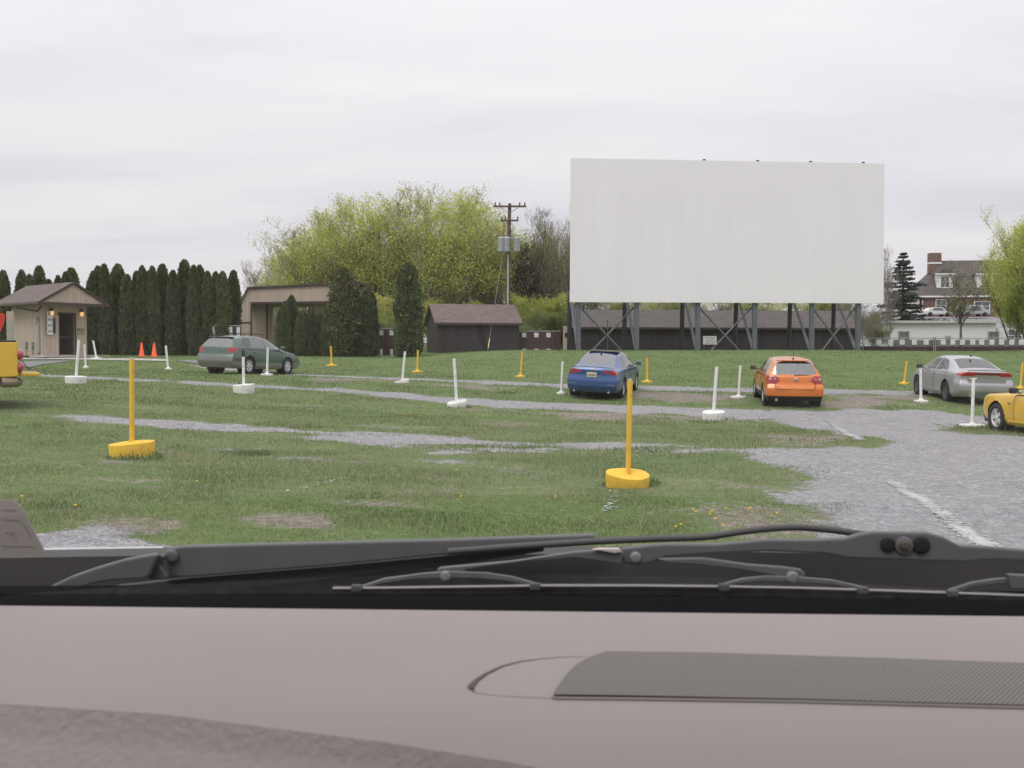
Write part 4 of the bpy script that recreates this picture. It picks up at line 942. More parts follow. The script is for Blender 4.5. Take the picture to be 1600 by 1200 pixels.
# right side
tp(bare,1,1388,392,88,.45,'leafless grey tree just right of the screen edge',group=None)
tp(bare,0,1345,470,80,1.5,'bare brown scrub tree under the right end of the screen',group=None)
tp(bare,1,1322,472,79,1.3,'bare scrub tree behind the right end of the long shed',group=None)
tp(bushy,0,1368,478,86,.7,'dark green bush between the screen and the white building','bush','bush',None)
tp([small],0,1497,424,84,1.15,'small budding tree before the low white building',group=None)
tp([big],0,1622,336,70,.8,'big yellow-green tree at the right edge of the picture',group=None)
tp([big],0,1590,400,74,.6,'lower yellow-green tree in front of the brick house, left of the big one',group=None)
tp(bushy,1,1600,455,78,1.1,'low leafy bush under the big tree at the right edge','bush','bush',None)

# ---------------------------------------------------------------- cypresses (arborvitae)
def thuja_meshes(seed, H=5.5, Rm=.55, n=7500, tops=1):
    rd = random.Random(seed); rnd = np.random.default_rng(seed)
    def rad(t, a):
        base = np.interp(t, [0,.04,.2,.5,.75,.88,.95,.985,1], [.55,.86,1,.95,.82,.64,.44,.26,.10])
        return Rm*base*(1+.10*np.sin(3*a+9*t+seed)+.08*np.sin(5*a-14*t+seed*2)+.06*np.sin(2*a+31*t))
    t = rnd.random(n)**.95; a = rnd.random(n)*6.283; q = (1-.35*rnd.random(n)**2)+.08*rnd.standard_normal(n)+.20*rnd.random(n)*(rnd.random(n) > .88); r = rad(t, a)*q
    # clumpy sprays
    cl = fbm(vn, a*3+seed*7, t*22, 3); keep = rnd.random(n) < .25+1.2*cl; t, a, r = t[keep], a[keep], r[keep]; cl = cl[keep]; r = r*(.92+.2*cl)
    n = len(t); C = np.stack([r*np.cos(a), r*np.sin(a), t*H*.985+.02], 1)
    d = np.stack([np.cos(a)*.55, np.sin(a)*.55, np.full(n,.95)], 1)+rnd.standard_normal((n,3))*.35; d /= np.linalg.norm(d,axis=1)[:,None]
    s = np.cross(d, rnd.standard_normal((n,3))); s /= np.linalg.norm(s,axis=1)[:,None]; L = (.10+.10*rnd.random(n))[:,None]
    V = np.stack([C-d*L*.5, C+s*L*.33, C+d*L*.7, C-s*L*.33], 1).reshape(-1,3); tint = np.clip(.15+.55*cl+.15*rnd.standard_normal(n)+.15*t, 0, 1)
    o2 = npmesh('crown', V, np.arange(4*n).reshape(n,4), M_THUJA, None, False, {'tint': np.repeat(tint,4)})
    mb = MB(); prof = [(.02,-.2)]; ts = np.linspace(0,1,14); mb2 = MB(); vs=[]; m = 12
    for tt in ts:
        for j in range(m): aa = 6.283*j/m; rr = float(rad(np.array(tt), aa))*.80; vs.append((rr*math.cos(aa), rr*math.sin(aa), tt*H*.95))
    mb2.add(vs, [(i*m+j,i*m+(j+1)%m,(i+1)*m+(j+1)%m,(i+1)*m+j) for i in range(13) for j in range(m)], True); mb2.tube([(0,0,-.3),(0,0,.4)], .07, 6)
    o1 = mb2.build('trunk', M_CORE, fix=False); res = (o1.data, o2.data, H); bpy.data.objects.remove(o1); bpy.data.objects.remove(o2); return res
thujas = [thuja_meshes(s) for s in (1,2,3,4,5)]
def cyp(i, u, tv, w, d, label, group, wk=1.0):
    w = w*random.uniform(.86,1.14); u = u+random.uniform(-1.2,1.2)
    b = base_at(u, d); h = P(u, tv, d).z-b[2]; ww = w*d/F
    o = empty('cypress_tree', b, random.random()*6.28, label, 'cypress', group); ms = thujas[i % 5]
    for nm, me in (('trunk', ms[0]), ('crown', ms[1])):
        c = bpy.data.objects.new(nm, me); col.objects.link(c); c.parent = o; c.scale = (ww/1.1*wk, ww/1.1*wk, h/5.5)
    o.rotation_euler.x = random.gauss(0,.012); o.rotation_euler.y = random.gauss(0,.02)
G1, G2, G3 = 'cypresses rising behind the ticket booth', 'tall cypress row between the booth and the gateway', 'cypresses in front of the gateway'
for j, (u, tv, w) in enumerate(((5,422,20),(33,421,19),(46,428,14),(59,414,19),(78,436,18),(93,430,16),(106,424,18),(118,418,22))):
    cyp(j, u, tv, w, 59+(j%2), '%s cypress from the left above the ticket booth roof' % ORD[j], G1, 1.15)
rowb = [(142,423,16),(155,415,17),(167,412,15),(184,412,22),(199,428,16),(210,423,16),(223,414,17),(233,423,15),(244,415,16),(256,412,20),(272,422,16),(288,405,22),(304,414,17),(316,414,16),(327,423,16),(336,424,14),(350,423,19),(361,422,17)]
for j, (u, tv, w) in enumerate(rowb):
    cyp(j+2, u, tv, w, 57.6+.9*(j%2), '%s cypress from the left in the tall row behind the orange cones' % ORD[j], G2, 1.28)
for j, (u, tv, w, d) in enumerate(((440,480,13,59.5),(448,470,14,59),(456,461,16,59.4),(467,486,13,59),(478,485,13,59.3),(489,487,13,59),(500,487,14,59.3),(511,486,13,59))):
    cyp(j, u, tv, w, d, '%s from the left of the short cypresses under the gateway opening' % ORD[j], G3, 1.25)
cyp(1, 535, 418, 38, 59, 'tallest and widest cypress, at the right end of the gateway', G3, 1.1)
cyp(3, 550, 436, 27, 59.6, 'cypress shouldering the tallest one, just right of it', G3, 1.15)
cyp(2, 570, 453, 21, 59.2, 'left one of the two mid-height cypresses right of the gateway', G3, 1.15)
cyp(4, 581, 456, 18, 59.8, 'right one of the two mid-height cypresses right of the gateway', G3, 1.15)
cyp(0, 639, 410, 35, 57.5, 'lone tall cypress beside the left wall of the black shed', G3, 1.05)
# ================================================================ cars
def paint(name, c, metal=.3, rough=.32):
    m, g, b, out = new_mat(name); co = coords(g); n = g.noise(co, 2.2, 4)
    g.l.new(g.ramp(n, [(.3, tuple(x*.93 for x in c)), (.7, tuple(min(1,x*1.05) for x in c))]), b.inputs['Base Color'])
    b.inputs['Metallic'].default_value = metal; b.inputs['Roughness'].default_value = rough; b.inputs['Coat Weight'].default_value = .7; b.inputs['Coat Roughness'].default_value = .08
    return m
def plainm(name, c, rough, metal=0, coat=0, spec=.5):
    m, g, b, out = new_mat(name); b.inputs['Base Color'].default_value = (*c,1); b.inputs['Roughness'].default_value = rough; b.inputs['Metallic'].default_value = metal
    b.inputs['Coat Weight'].default_value = coat; b.inputs['Specular IOR Level'].default_value = spec; return m
def clear_glass(name, c, refl):
    m, g, b, out = new_mat(name); b.inputs['Base Color'].default_value = (.02,.022,.022,1); b.inputs['Roughness'].default_value = .04; b.inputs['Specular IOR Level'].default_value = .9
    tr = g.node('ShaderNodeBsdfTransparent'); tr.inputs[0].default_value = (*c,1); fr = g.node('ShaderNodeFresnel'); fr.inputs[0].default_value = 1.5
    mx = g.node('ShaderNodeMixShader'); g.l.new(g.math('ADD', g.math('MULTIPLY', fr.outputs[0], 1.0), refl, clamp=True), mx.inputs[0]); g.l.new(tr.outputs[0], mx.inputs[1])
    gl = g.node('ShaderNodeBsdfGlossy'); gl.inputs['Roughness'].default_value = .03; gl.inputs['Color'].default_value = (.9,.92,.92,1); g.l.new(gl.outputs[0], mx.inputs[2]); g.l.new(mx.outputs[0], out.inputs[0]); return m
M_TINT = clear_glass('car_glass', (.45,.47,.46), .10); M_TINTL = clear_glass('car_glass_clear', (.66,.69,.67), .19)
M_SEATF = simple('seat_fabric', (.05,.05,.052), .9)
M_BLK = plainm('black_plastic', (.018,.018,.02), .55); M_TYRE = simple('tyre_rubber', (.022,.022,.023), .85); M_RIM = plainm('alloy_rim', (.62,.62,.63), .35, .15)
M_RIMD = plainm('dark_alloy_rim', (.12,.12,.125), .35, .2); M_RED = plainm('tail_lamp_red', (.34,.02,.025), .12, 0, .8); M_REDP = plainm('tail_lamp_pale', (.62,.30,.30), .12, 0, .8); M_CHROME = plainm('chrome', (.6,.6,.62), .15, .9); M_SEAM = plainm('panel_gap', (.01,.01,.01), .8)
M_PLATE = plainm('plate_white', (.52,.55,.58), .5); M_PLATEY = plainm('plate_cream', (.60,.56,.36), .5); M_INK = plainm('plate_ink', (.06,.07,.14), .6)
def lin(pts, x, k=0):
    a = np.array(pts, float); return np.interp(x, a[:,0], a[:,1])
def smooth1(v, n=2):
    v = np.array(v, float)
    for _ in range(n): w = v.copy(); w[1:-1] = .25*v[:-2]+.5*v[1:-1]+.25*v[2:]; v = w
    return v
def inside(px, pz, poly):
    c = False; n = len(poly)
    for i in range(n):
        x1, y1 = poly[i]; x2, y2 = poly[(i+1)%n]
        if (y1 > pz) != (y2 > pz) and px < (x2-x1)*(pz-y1)/((y2-y1) or 1e-9)+x1: c = not c
    return c
def build_car(name, label, cat, S, pos, az):
    L = S['L']; N = 128; ys = np.linspace(0, L, N+1); zt = smooth1(lin(S['zt'], ys), 3); zb = smooth1(lin(S['zb'], ys), 3); w = smooth1(lin(S['w'], ys), 4); wr = smooth1(lin(S['wr'], ys), 3)
    z0 = smooth1(lin(S.get('z0', [(0,.24),(.5,.2),(L-.6,.2),(L,.25)]), ys), 2); cr = S.get('crown', .05)
    segs = (3,6,6,12,10); M = sum(segs)
    X = np.zeros((N+1, M+1)); Z = np.zeros((N+1, M+1))
    for i in range(N+1):
        p4z = max(zt[i]-cr, zb[i]+.015); ps = [(w[i]-.10, z0[i]), (w[i]-.025, z0[i]+.09), (w[i], z0[i]+(zb[i]-z0[i])*.55), (w[i]-.055, zb[i]), (min(wr[i], w[i]-.07), p4z), (0, max(zt[i], p4z+.01))]
        x=[];z=[]
        for s in range(4):
            for k in range(segs[s]): t = k/segs[s]; x.append(ps[s][0]*(1-t)+ps[s+1][0]*t); z.append(ps[s][1]*(1-t)+ps[s+1][1]*t)
        for k in range(segs[4]+1): t = k/segs[4]; x.append(ps[4][0]*(1-t)); z.append(ps[4][1]+(ps[5][1]-ps[4][1])*(1-(1-t)**2))
        X[i] = smooth1(x, 3); Z[i] = smooth1(z, 3)
    offr, offf = S['offr'], S.get('offf', [(.2,-.08),(.5,.03),(.7,0),(.9,-.1)]); Lr = S.get('Lr', .9); br, bf = S.get('br', .10), S.get('bf', .22)
    def fin(x, y, z):
        fr = max(0, 1-y/Lr); ff = max(0, 1-(L-y)/.9); q = min(1, abs(x)/.88)
        yy = y + lin(offr, z)*fr**1.0 + lin(offf, z)*ff
        yy -= br*(1-q**2.4)*max(0, 1-y/.5)**1.2; yy += bf*(1-q**2.2)*max(0, 1-(L-y)/.6)**1.2
        yy += br*.75 if False else 0
        return (x, yy-L/2, z)
    V = []; F_ = []; info = []
    VI = {}
    def vert(i, j, s):
        k = (i, j, s if X[i,j] > 1e-6 else 1)
        if k not in VI: VI[k] = len(V); V.append([s*X[i,j], ys[i], Z[i,j]])
        return VI[k]
    jt = segs[0]+segs[1]+segs[2]; jr = jt+segs[3]
    for s in (1,-1):
        for i in range(N):
            for j in range(M):
                f = (vert(i,j,s), vert(i+1,j,s), vert(i+1,j+1,s), vert(i,j+1,s)); F_.append(f if s > 0 else f[::-1]); info.append(('side' if j < jr else 'top', j, s))
    K = 40
    for end, i in (('rear',0),('front',N)):
        grid = []
        for j in range(M+1):
            row = []
            for k in range(K+1):
                q = -1+2*k/K
                if k == 0: row.append(vert(i,j,-1))
                elif k == K: row.append(vert(i,j,1))
                else: V.append([X[i,j]*q, ys[i], Z[i,j]]); row.append(len(V)-1)
            grid.append(row)
        for j in range(M):
            for k in range(K):
                f = (grid[j][k], grid[j][k+1], grid[j+1][k+1], grid[j+1][k])
                if len(set(f)) < 3: continue
                F_.append(f if end == 'rear' else f[::-1]); info.append((end, j, 1))
    V = np.array(V); rw = S['rw']; Ra = rw+.055; wy = S['wy']
    groups = {}
    def put(k, f): groups.setdefault(k, []).append(f)
    for f, (reg, j, s) in zip(F_, info):
        c = V[list(f)].mean(0); x, y, z = c; part = 'body'
        if reg in ('side',) and any((y-a)**2+(z-rw)**2 < Ra**2 for a in wy): continue
        if reg == 'side':
            for nm, poly, mt in S['side_glass']:
                if j >= jt-1 and inside(y, z, poly): part = nm+('_r' if s > 0 else '_l')
            for nm, poly in S.get('side_lamps', []):
                if inside(y, z, poly): part = nm+('_r' if s > 0 else '_l')
        if reg == 'top':
            for nm, y0, y1, xm_ in S['top_glass']:
                if y0 < y < y1 and abs(x) < xm_*lin(S['wr'], y): part = nm
        if reg == 'rear':
            for nm, poly in S['rear_parts']:
                if nm == 'tail_light':
                    if inside(abs(x), z, poly): part = nm+('_r' if x > 0 else '_l')
                elif inside(x if S.get('asym') else abs(x), z, poly): part = nm
        if reg == 'front':
            for nm, poly in S.get('front_parts', []):
                if inside(abs(x), z, poly): part = nm+('_r' if x > 0 else '_l') if nm == 'headlight' else nm
        if part == 'body' and z < S.get('clad', 0): part = 'cladding'
        if part == 'body' and reg == 'side':
            for nm, y0, y1, zt_ in S.get('doors', []):
                if y0 < y < y1 and z0[0]+.10 < z < zt_: part = nm+('_r' if s > 0 else '_l')
        put(part, f)
    # pull the cut edges of the arches onto circles
    for idx_ in range(len(V)):
        x, y, z = V[idx_]
        for a in wy:
            r = math.hypot(y-a, z-rw)
            if abs(x) > .55 and r < Ra and r > .05 and z < rw+Ra: k = Ra/r; V[idx_, 1] = a+(y-a)*k; V[idx_, 2] = rw+(z-rw)*k
    V = np.array([fin(*v) for v in V])
    root = empty(name, (0,0,0), 0, label, cat); mats = S['mats']
    base_obj = {}
    for part, fs in groups.items():
        nm = part[:-2] if part[-2:] in ('_l','_r') else part; q = np.array([list(f)+([f[-1]] if len(f) == 3 else []) for f in fs]) if False else fs
        used = sorted({i for f in fs for i in f}); mp = {u: k for k, u in enumerate(used)}
        mb = MB(); mb.add([V[u] for u in used], [tuple(mp[i] for i in dict.fromkeys(f)) for f in fs], True)
        mat = mats.get(nm, mats['body']); ob = mb.build(nm, mat, root, fix=False); base_obj[part] = ob
    def ysurf(y): return y-L/2
    # underbody and wheel wells
    m = MB(); m.box((0,0,.30), (2*max(w)-.30, L-.7, .16)); m.build('underbody', M_BLK, root)
    for a in wy:
      for s in (1,-1):
        m = MB(); m.lathe([(Ra+.03,-.18),(Ra+.03,.0),(.02,.0)] if False else [(Ra+.02,.19),(Ra+.02,-.07),(.01,-.07)], 24, (s*(max(w)-.24),ysurf(a),rw+.01), Matrix.Rotation(s*math.pi/2,4,'Y'), cap=False); m.build('wheel_well', M_BLK, root)
    wm = S.get('rim', M_RIM)
    for a in wy:
        for s in (1,-1):
            wh = empty('wheel', (s*(lin(S['w'], a)-.115), ysurf(a), rw)); wh.parent = root; Rm = Matrix.Rotation(s*math.pi/2, 4, 'Y'); tw = .10
            m = MB(); ri = rw*.66; m.lathe([(ri,-tw),(rw*.93,-tw),(rw*.985,-tw*.75),(rw,-tw*.4),(rw,tw*.4),(rw*.985,tw*.75),(rw*.93,tw),(ri+.01,tw),(ri,tw*.8)], 32, (0,0,0), Rm, cap=False); m.build('tyre', M_TYRE, wh)
            m = MB(); m.lathe([(ri,-tw*.8),(ri,tw*.8),(ri-.018,tw*.85),(ri-.03,tw*.5),(ri-.035,-.02)], 32, (0,0,0), Rm, cap=False); ns = S.get('spokes', 5)
            for k in range(ns):
                q = 2*math.pi*k/ns; dv = Vector((0, math.cos(q), math.sin(q))); pv = Vector((0,-math.sin(q), math.cos(q))); x0, x1 = s*tw*.35, s*tw*.72; wd0, wd1 = ri*S.get('spw', .16), ri*S.get('spw', .16)*.75
                a_ = [dv*.03-pv*wd1, dv*.03+pv*wd1, dv*(ri-.02)+pv*wd0, dv*(ri-.02)-pv*wd0]
                m.prism([p+Vector((x0,0,0)) for p in a_], (x1-x0,0,0))
            m.lathe([(.05,0),(.05,tw*.8),(.035,tw*.86),(.001,tw*.87)], 14, (0,0,0), Rm); m.build('rim', wm, wh)
            m = MB(); m.lathe([(ri-.04,-.05),(ri-.04,.0),(.001,.0)], 20, (0,0,0), Rm); m.build('brake_disc', M_BLK, wh)
    # cabin: seats with headrests, floor, shelf behind the rear seat
    yf = S['mirror'][0]-1.05; yr = yf-.95; rh_ = max(zt)
    for yy, xs_, nm_ in ((yf, (-.36,.36), 'seat'), (yr, (-.36,.36), 'rear_seat')):
        for x_ in xs_:
            m = MB(); m.box((x_, ysurf(yy), rh_*.56), (.50,.14,.52), bev=.05); m.box((x_, ysurf(yy)-.02, rh_*.815), (.27,.10,.17), bev=.04); m.tube([(x_-.06, ysurf(yy)-.01, rh_*.7),(x_-.06, ysurf(yy)-.01, rh_*.8)], .008, 5); m.tube([(x_+.06, ysurf(yy)-.01, rh_*.7),(x_+.06, ysurf(yy)-.01, rh_*.8)], .008, 5); m.build(nm_, M_SEATF, root)
    m = MB(); m.box((0, ysurf((.75+S['mirror'][0]+.25)/2), rh_*.36), (2*max(w)-.36, S['mirror'][0]+.25-.75, .50)); m.build('cabin_floor', M_BLK, root)
    m = MB(); m.box((0, ysurf(S['mirror'][0]+.15), rh_*.61), (1.35,.35,.10), bev=.03); m.build('dashboard', M_BLK, root)
    # mirrors
    my, mz = S['mirror']
    for s in (1,-1):
        xx = float(lin(S['w'], my))-.06; m = MB(); m.box((s*(xx+.13), ysurf(my), mz), (.20,.13,.14), bev=.05); mi = m.build('mirror', S.get('mirror_mat', mats['body']), root)
        m = MB(); m.box((s*(xx+.02), ysurf(my)+.02, mz-.05), (.12,.05,.03)); m.build('mirror_arm', M_BLK, mi)
        m = MB(); m.box((s*(xx+.13), ysurf(my)-.068, mz), (.16,.01,.10)); m.build('mirror_glass', M_TINTL, mi)
    # seams, handles
    for nm, y0, y1, zt_ in S.get('doors', []):
        for s in (1,-1):
            par = base_obj.get(nm+('_r' if s > 0 else '_l'))
            if par is None: continue
            pp = []
            for yy in (y0, y1):
                i = int(round(yy/L*N)); m = MB(); ps = [Vector(fin(s*(X[i,j]+.001), ys[i], Z[i,j])) for j in range(3, jt+1)]; m.tube(ps, .006, 4, cap=False)
                m.build('seam', M_SEAM, par)
            i = int(round((y0+.16)/L*N)); jj = jt-2; q = fin(s*(X[i,jj]+.015), ys[i], Z[i,jj]); m = MB(); m.box(q, (.03,.17,.028), bev=.01); m.build('handle', S.get('handle_mat', mats['body']), par)
    for s in (1,-1):   # belt moulding
        ia, ib = int(S['belt'][0]/L*N), int(S['belt'][1]/L*N); m = MB(); m.tube([fin(s*(X[i,jt]+.004), ys[i], Z[i,jt]+.004) for i in range(ia, ib, 3)], .011, 4); m.build('belt_moulding', S.get('belt_mat', M_BLK), root)
    if 'extra' in S: S['extra'](root, fin, base_obj, S, lambda yy, jj, s=1: Vector(fin(s*X[int(yy/L*N), jj], ys[int(yy/L*N)], Z[int(yy/L*N), jj])))
    # stand it on the ground
    c = Vector((pos[0], pos[1], 0)); h = Vector((math.sin(az), math.cos(az), 0)); r = Vector((math.cos(az), -math.sin(az), 0)); a, b = wy[0]-L/2, wy[1]-L/2
    zz = {}
    for s in (1,-1):
        for y_ in (a, b): q = c+h*y_+r*(s*.75); zz[(s,y_)] = gz1(q.x, q.y)
    zr = (zz[(1,a)]+zz[(-1,a)])/2; zf = (zz[(1,b)]+zz[(-1,b)])/2; zl = (zz[(-1,a)]+zz[(-1,b)])/2; zri = (zz[(1,a)]+zz[(1,b)])/2
    hv = (h*(b-a)+Vector((0,0,zf-zr))).normalized(); rv = (r*1.5+Vector((0,0,zri-zl))).normalized(); up = rv.cross(hv).normalized(); rv = hv.cross(up).normalized()
    cz = zr+(zf-zr)*(0-a)/(b-a); M4 = Matrix((( rv.x,hv.x,up.x,c.x),(rv.y,hv.y,up.y,c.y),(rv.z,hv.z,up.z,cz-.012),(0,0,0,1)))
    root.location = (c.x, c.y, cz-.012); root.rotation_euler = M4.to_euler(); return root
def plate(root, y, z, x=0, mat=None, seed=1, word='', w=.31, h=.155):
    m = MB(); m.box((x,y,z), (w,.012,h), bev=.004); p = m.build('number_plate', mat or M_PLATE, root); rd = random.Random(seed); m = MB()
    for i in range(6): m.box((x-w*.36+i*w*.145, y-.008, z-.008), (w*.085,.004,h*.42))
    m.build('plate_characters', M_INK, p)
    return p
def text_obj(txt, size, loc, mat, par, name='badge', M=None):
    cu = bpy.data.curves.new(name, 'FONT'); cu.body = txt; cu.size = size; cu.extrude = .004; cu.align_x = 'CENTER'; cu.align_y = 'CENTER'; t = bpy.data.objects.new(name, cu); col.objects.link(t)
    dg = bpy.context.evaluated_depsgraph_get(); me = bpy.data.meshes.new_from_object(t.evaluated_get(dg)); bpy.data.objects.remove(t)
    me.materials.clear(); me.materials.append(mat); o = bpy.data.objects.new(name, me); col.objects.link(o); o.parent = par; o.location = loc; o.rotation_euler = (R(90),0,0); return o
def roof_antenna(root, y, z, h, lean=.25):
    m = MB(); m.tube([(0,y,z-.02),(0,y-lean*h,z+h)], [.008,.004], 5); m.lathe([(.03,-.02),(.025,.02),(.001,.03)], 8, (0,y,z)); m.build('antenna', M_BLK, root)

# blue sedan
BLUE = paint('deep_blue_paint', (.035,.085,.24), .35, .3)
def ex(root, fin, bo, S, pt):
    plate(root, -2.36-.075, .80, 0, M_PLATEY, 2)
    m = MB(); m.tube([(-.70,-2.36,.70),(-.3,-2.415,.70),(.3,-2.415,.70),(.70,-2.36,.70)], .007, 4, cap=False); m.build('bumper_seam', M_SEAM, root)
    m = MB(); m.lathe([(.045,0),(.045,.01),(.03,.012)], 16, (0,-2.425,.955), Matrix.Rotation(R(90),4,'X')); m.box((0,-2.437,.955),(.05,.006,.012)); m.build('badge', M_CHROME, root)
    m = MB(); m.box((-.52,-2.37,.965),(.16,.012,.018)); m.build('badge', M_CHROME, root); m = MB(); m.box((.52,-2.37,.965),(.12,.012,.018)); m.build('badge', M_CHROME, root)
    m = MB(); m.box((0,-2.415,.50),(1.5,.02,.012)); m.build('bumper_line', M_CHROME, root)
    m = MB(); m.box((0,-.35,1.452),(1.0,.8,.012),bev=.004); m.build('sunroof', M_BLK, root); roof_antenna(root, -.98, 1.40, .05, .3)
    for s in (-1,1): m = MB(); m.tube([(s*.55,-2.40,.26),(s*.55,-2.1,.26)], .035, 10); m.build('exhaust', M_CHROME, root)
    m = MB(); m.tube([(-.66,-2.35,1.0),(-.62,-2.33,1.035),(0,-2.37,1.045),(.62,-2.33,1.035),(.66,-2.35,1.0)], .008, 4); m.build('trunk_lip', M_SEAM, root)
SEDAN = dict(L=4.66, zt=[(0,1.02),(.12,1.045),(.6,1.06),(1.38,1.39),(1.8,1.45),(2.5,1.45),(2.9,1.385),(3.72,.99),(4.3,.87),(4.55,.74),(4.66,.64)], zb=[(0,.90),(.6,.95),(3.6,.90),(4.4,.77),(4.66,.58)],
 w=[(0,.79),(.3,.86),(1.0,.88),(3.7,.88),(4.3,.84),(4.66,.72)], wr=[(0,.64),(.55,.66),(1.35,.56),(1.8,.57),(2.9,.57),(3.72,.66),(4.66,.55)],
 offr=[(.2,.12),(.42,-.02),(.62,-.02),(.78,.03),(.95,.02),(1.05,.07)], rw=.325, wy=(.98,3.65), rim=M_RIM, spokes=7, mirror=(3.2,1.02),
 side_glass=[('window',[(1.02,.985),(2.02,.975),(2.02,1.37),(1.62,1.35)],0),('window_front',[(2.09,.975),(3.42,.965),(2.86,1.31),(2.09,1.375)],0)], top_glass=[('rear_window',.66,1.42,.90),('windshield',2.9,3.68,.9)],
 rear_parts=[('tail_light',[(.40,.83),(.90,.81),(.90,.955),(.36,.945)])], side_lamps=[('tail_light',[(0,.82),(.22,.85),(.16,.95),(0,.955)])],
 doors=[('door',1.02,2.05,.93),('front_door',2.05,3.15,.93)], belt=(1.0,3.45), belt_mat=M_CHROME, handle_mat=BLUE,
 mats=dict(body=BLUE, window=M_TINTL, window_front=M_TINTL, rear_window=M_TINTL, windshield=M_TINT, tail_light=M_RED, cladding=BLUE), extra=ex)
def center(rear, az, L): return (rear[0]+math.sin(az)*L/2, rear[1]+math.cos(az)*L/2)
build_car('sedan', 'dark blue sedan with red tail lights parked left of centre under the screen', 'car', SEDAN, center((2.60,32.5), R(16), 4.66), R(16)).scale = (1.04,1.03,1.02)

# orange hatchback
ORG = paint('orange_paint', (.62,.17,.018), .15, .3)
def ex(root, fin, bo, S, pt):
    plate(root, -2.165-.035, .47, .03, M_PLATE, 4)
    e = MB(); e.lathe([(.062,0),(.062,.012),(.05,.018)], 20, (.02,-2.12,.865), Matrix.Rotation(R(90),4,'X')); eo = e.build('emblem', M_CHROME, root)
    e = MB(); y = -2.146
    for a, b in (((-.028,.045),(-.012,.0)),((-.012,.0),(.02,.040)),((.02,.040),(.052,.0)),((.052,.0),(.068,.045)),((-.035,.02),(-.01,-.05)),((-.01,-.05),(.02,-.012)),((.02,-.012),(.05,-.05)),((.05,-.05),(.075,.02))):
        e.tube([(a[0],y,.865+a[1]),(b[0],y,.865+b[1])], .0035, 4)
    e.build('emblem_mark', plainm('emblem_dark', (.2,.22,.28), .4), eo)
    text_obj('GTI', .10, (-.50,-2.185,.66), M_CHROME, root)
    for s in (-1,1): m = MB(); m.tube([(s*.60,-2.03,.98),(s*.585,-2.15,.76),(s*.57,-2.205,.60)], .006, 4, cap=False); m.build('hatch_seam', M_SEAM, root)
    roof_antenna(root, -1.55, 1.47, .40, .12)
    m = MB(); m.box((0,-1.77,1.425),(1.04,.22,.03),bev=.012); m.build('roof_spoiler', ORG, root)
    m = MB(); m.tube([(-.02,-2.06,1.0),(.12,-2.05,1.01),(.42,-2.03,1.0)], .012, 5); m.build('rear_wiper', M_BLK, root)
    m = MB(); m.box((0,-2.21,.58),(1.15,.012,.012)); m.build('hatch_seam', M_SEAM, root); m = MB(); m.box((-.52,-2.045,.99),(.07,.008,.035)); m.build('sticker', M_PLATE, root)
    m = MB(); m.tube([(-.55,-2.2,.27),(-.55,-1.9,.27)], .04, 10); m.build('exhaust', M_CHROME, root)
HATCH = dict(L=4.2, zt=[(0,1.40),(.25,1.44),(.8,1.48),(1.8,1.48),(2.35,1.41),(3.2,1.0),(3.85,.88),(4.1,.76),(4.2,.64)], zb=[(0,.95),(3.1,.93),(3.9,.80),(4.2,.6)],
 w=[(0,.83),(.4,.875),(3.3,.88),(3.85,.85),(4.2,.72)], wr=[(0,.53),(.8,.57),(2.35,.57),(3.2,.66),(4.2,.56)],
 offr=[(.2,.10),(.40,-.03),(.62,-.02),(.72,.06),(.95,.10),(1.02,.16),(1.36,.36),(1.44,.40)], Lr=1.2, br=.09, rw=.33, wy=(.80,3.38), rim=M_RIM, spokes=5, spw=.2, mirror=(2.85,1.04), mirror_mat=M_BLK,
 side_glass=[('window',[(.55,1.02),(1.55,1.0),(1.55,1.38),(.9,1.37)],0),('window_front',[(1.62,1.0),(2.95,.99),(2.32,1.34),(1.62,1.39)],0)], top_glass=[('windshield',2.36,3.16,.9)],
 rear_parts=[('rear_window',[(-.1,1.005),(.64,1.005),(.53,1.34),(-.1,1.365)]),('tail_light',[(.46,.80),(.52,.76),(.90,.76),(.90,.98),(.58,.985),(.45,.90)]),('painted_spoiler_shade',[(-.1,1.34),(.6,1.34),(.5,1.395),(-.1,1.41)])],  # black strip under the roof spoiler, its shade put into the colour
 side_lamps=[('tail_light',[(0,.79),(.16,.82),(.13,.96),(0,.965)])], doors=[('door',1.45,2.75,.95)], belt=(.6,3.0), clad=.39,
 mats=dict(body=ORG, window=M_TINT, window_front=M_TINT, rear_window=M_TINTL, windshield=M_TINT, tail_light=M_RED, cladding=M_BLK, painted_spoiler_shade=M_BLK), extra=ex)
oc = build_car('hatchback', 'bright orange hatchback parked on the gravel under the right half of the screen', 'car', HATCH, center((8.47,29.8), R(8), 4.2), R(8))
for s in (-1,1):
    for xx in (.585,.72):
        m = MB(); m.lathe([(.045,0),(.04,.012),(.001,.016)], 14, (s*xx,-2.03-.03,.87), Matrix.Rotation(R(90),4,'X')); m.build('lamp_lens', M_REDP, oc)

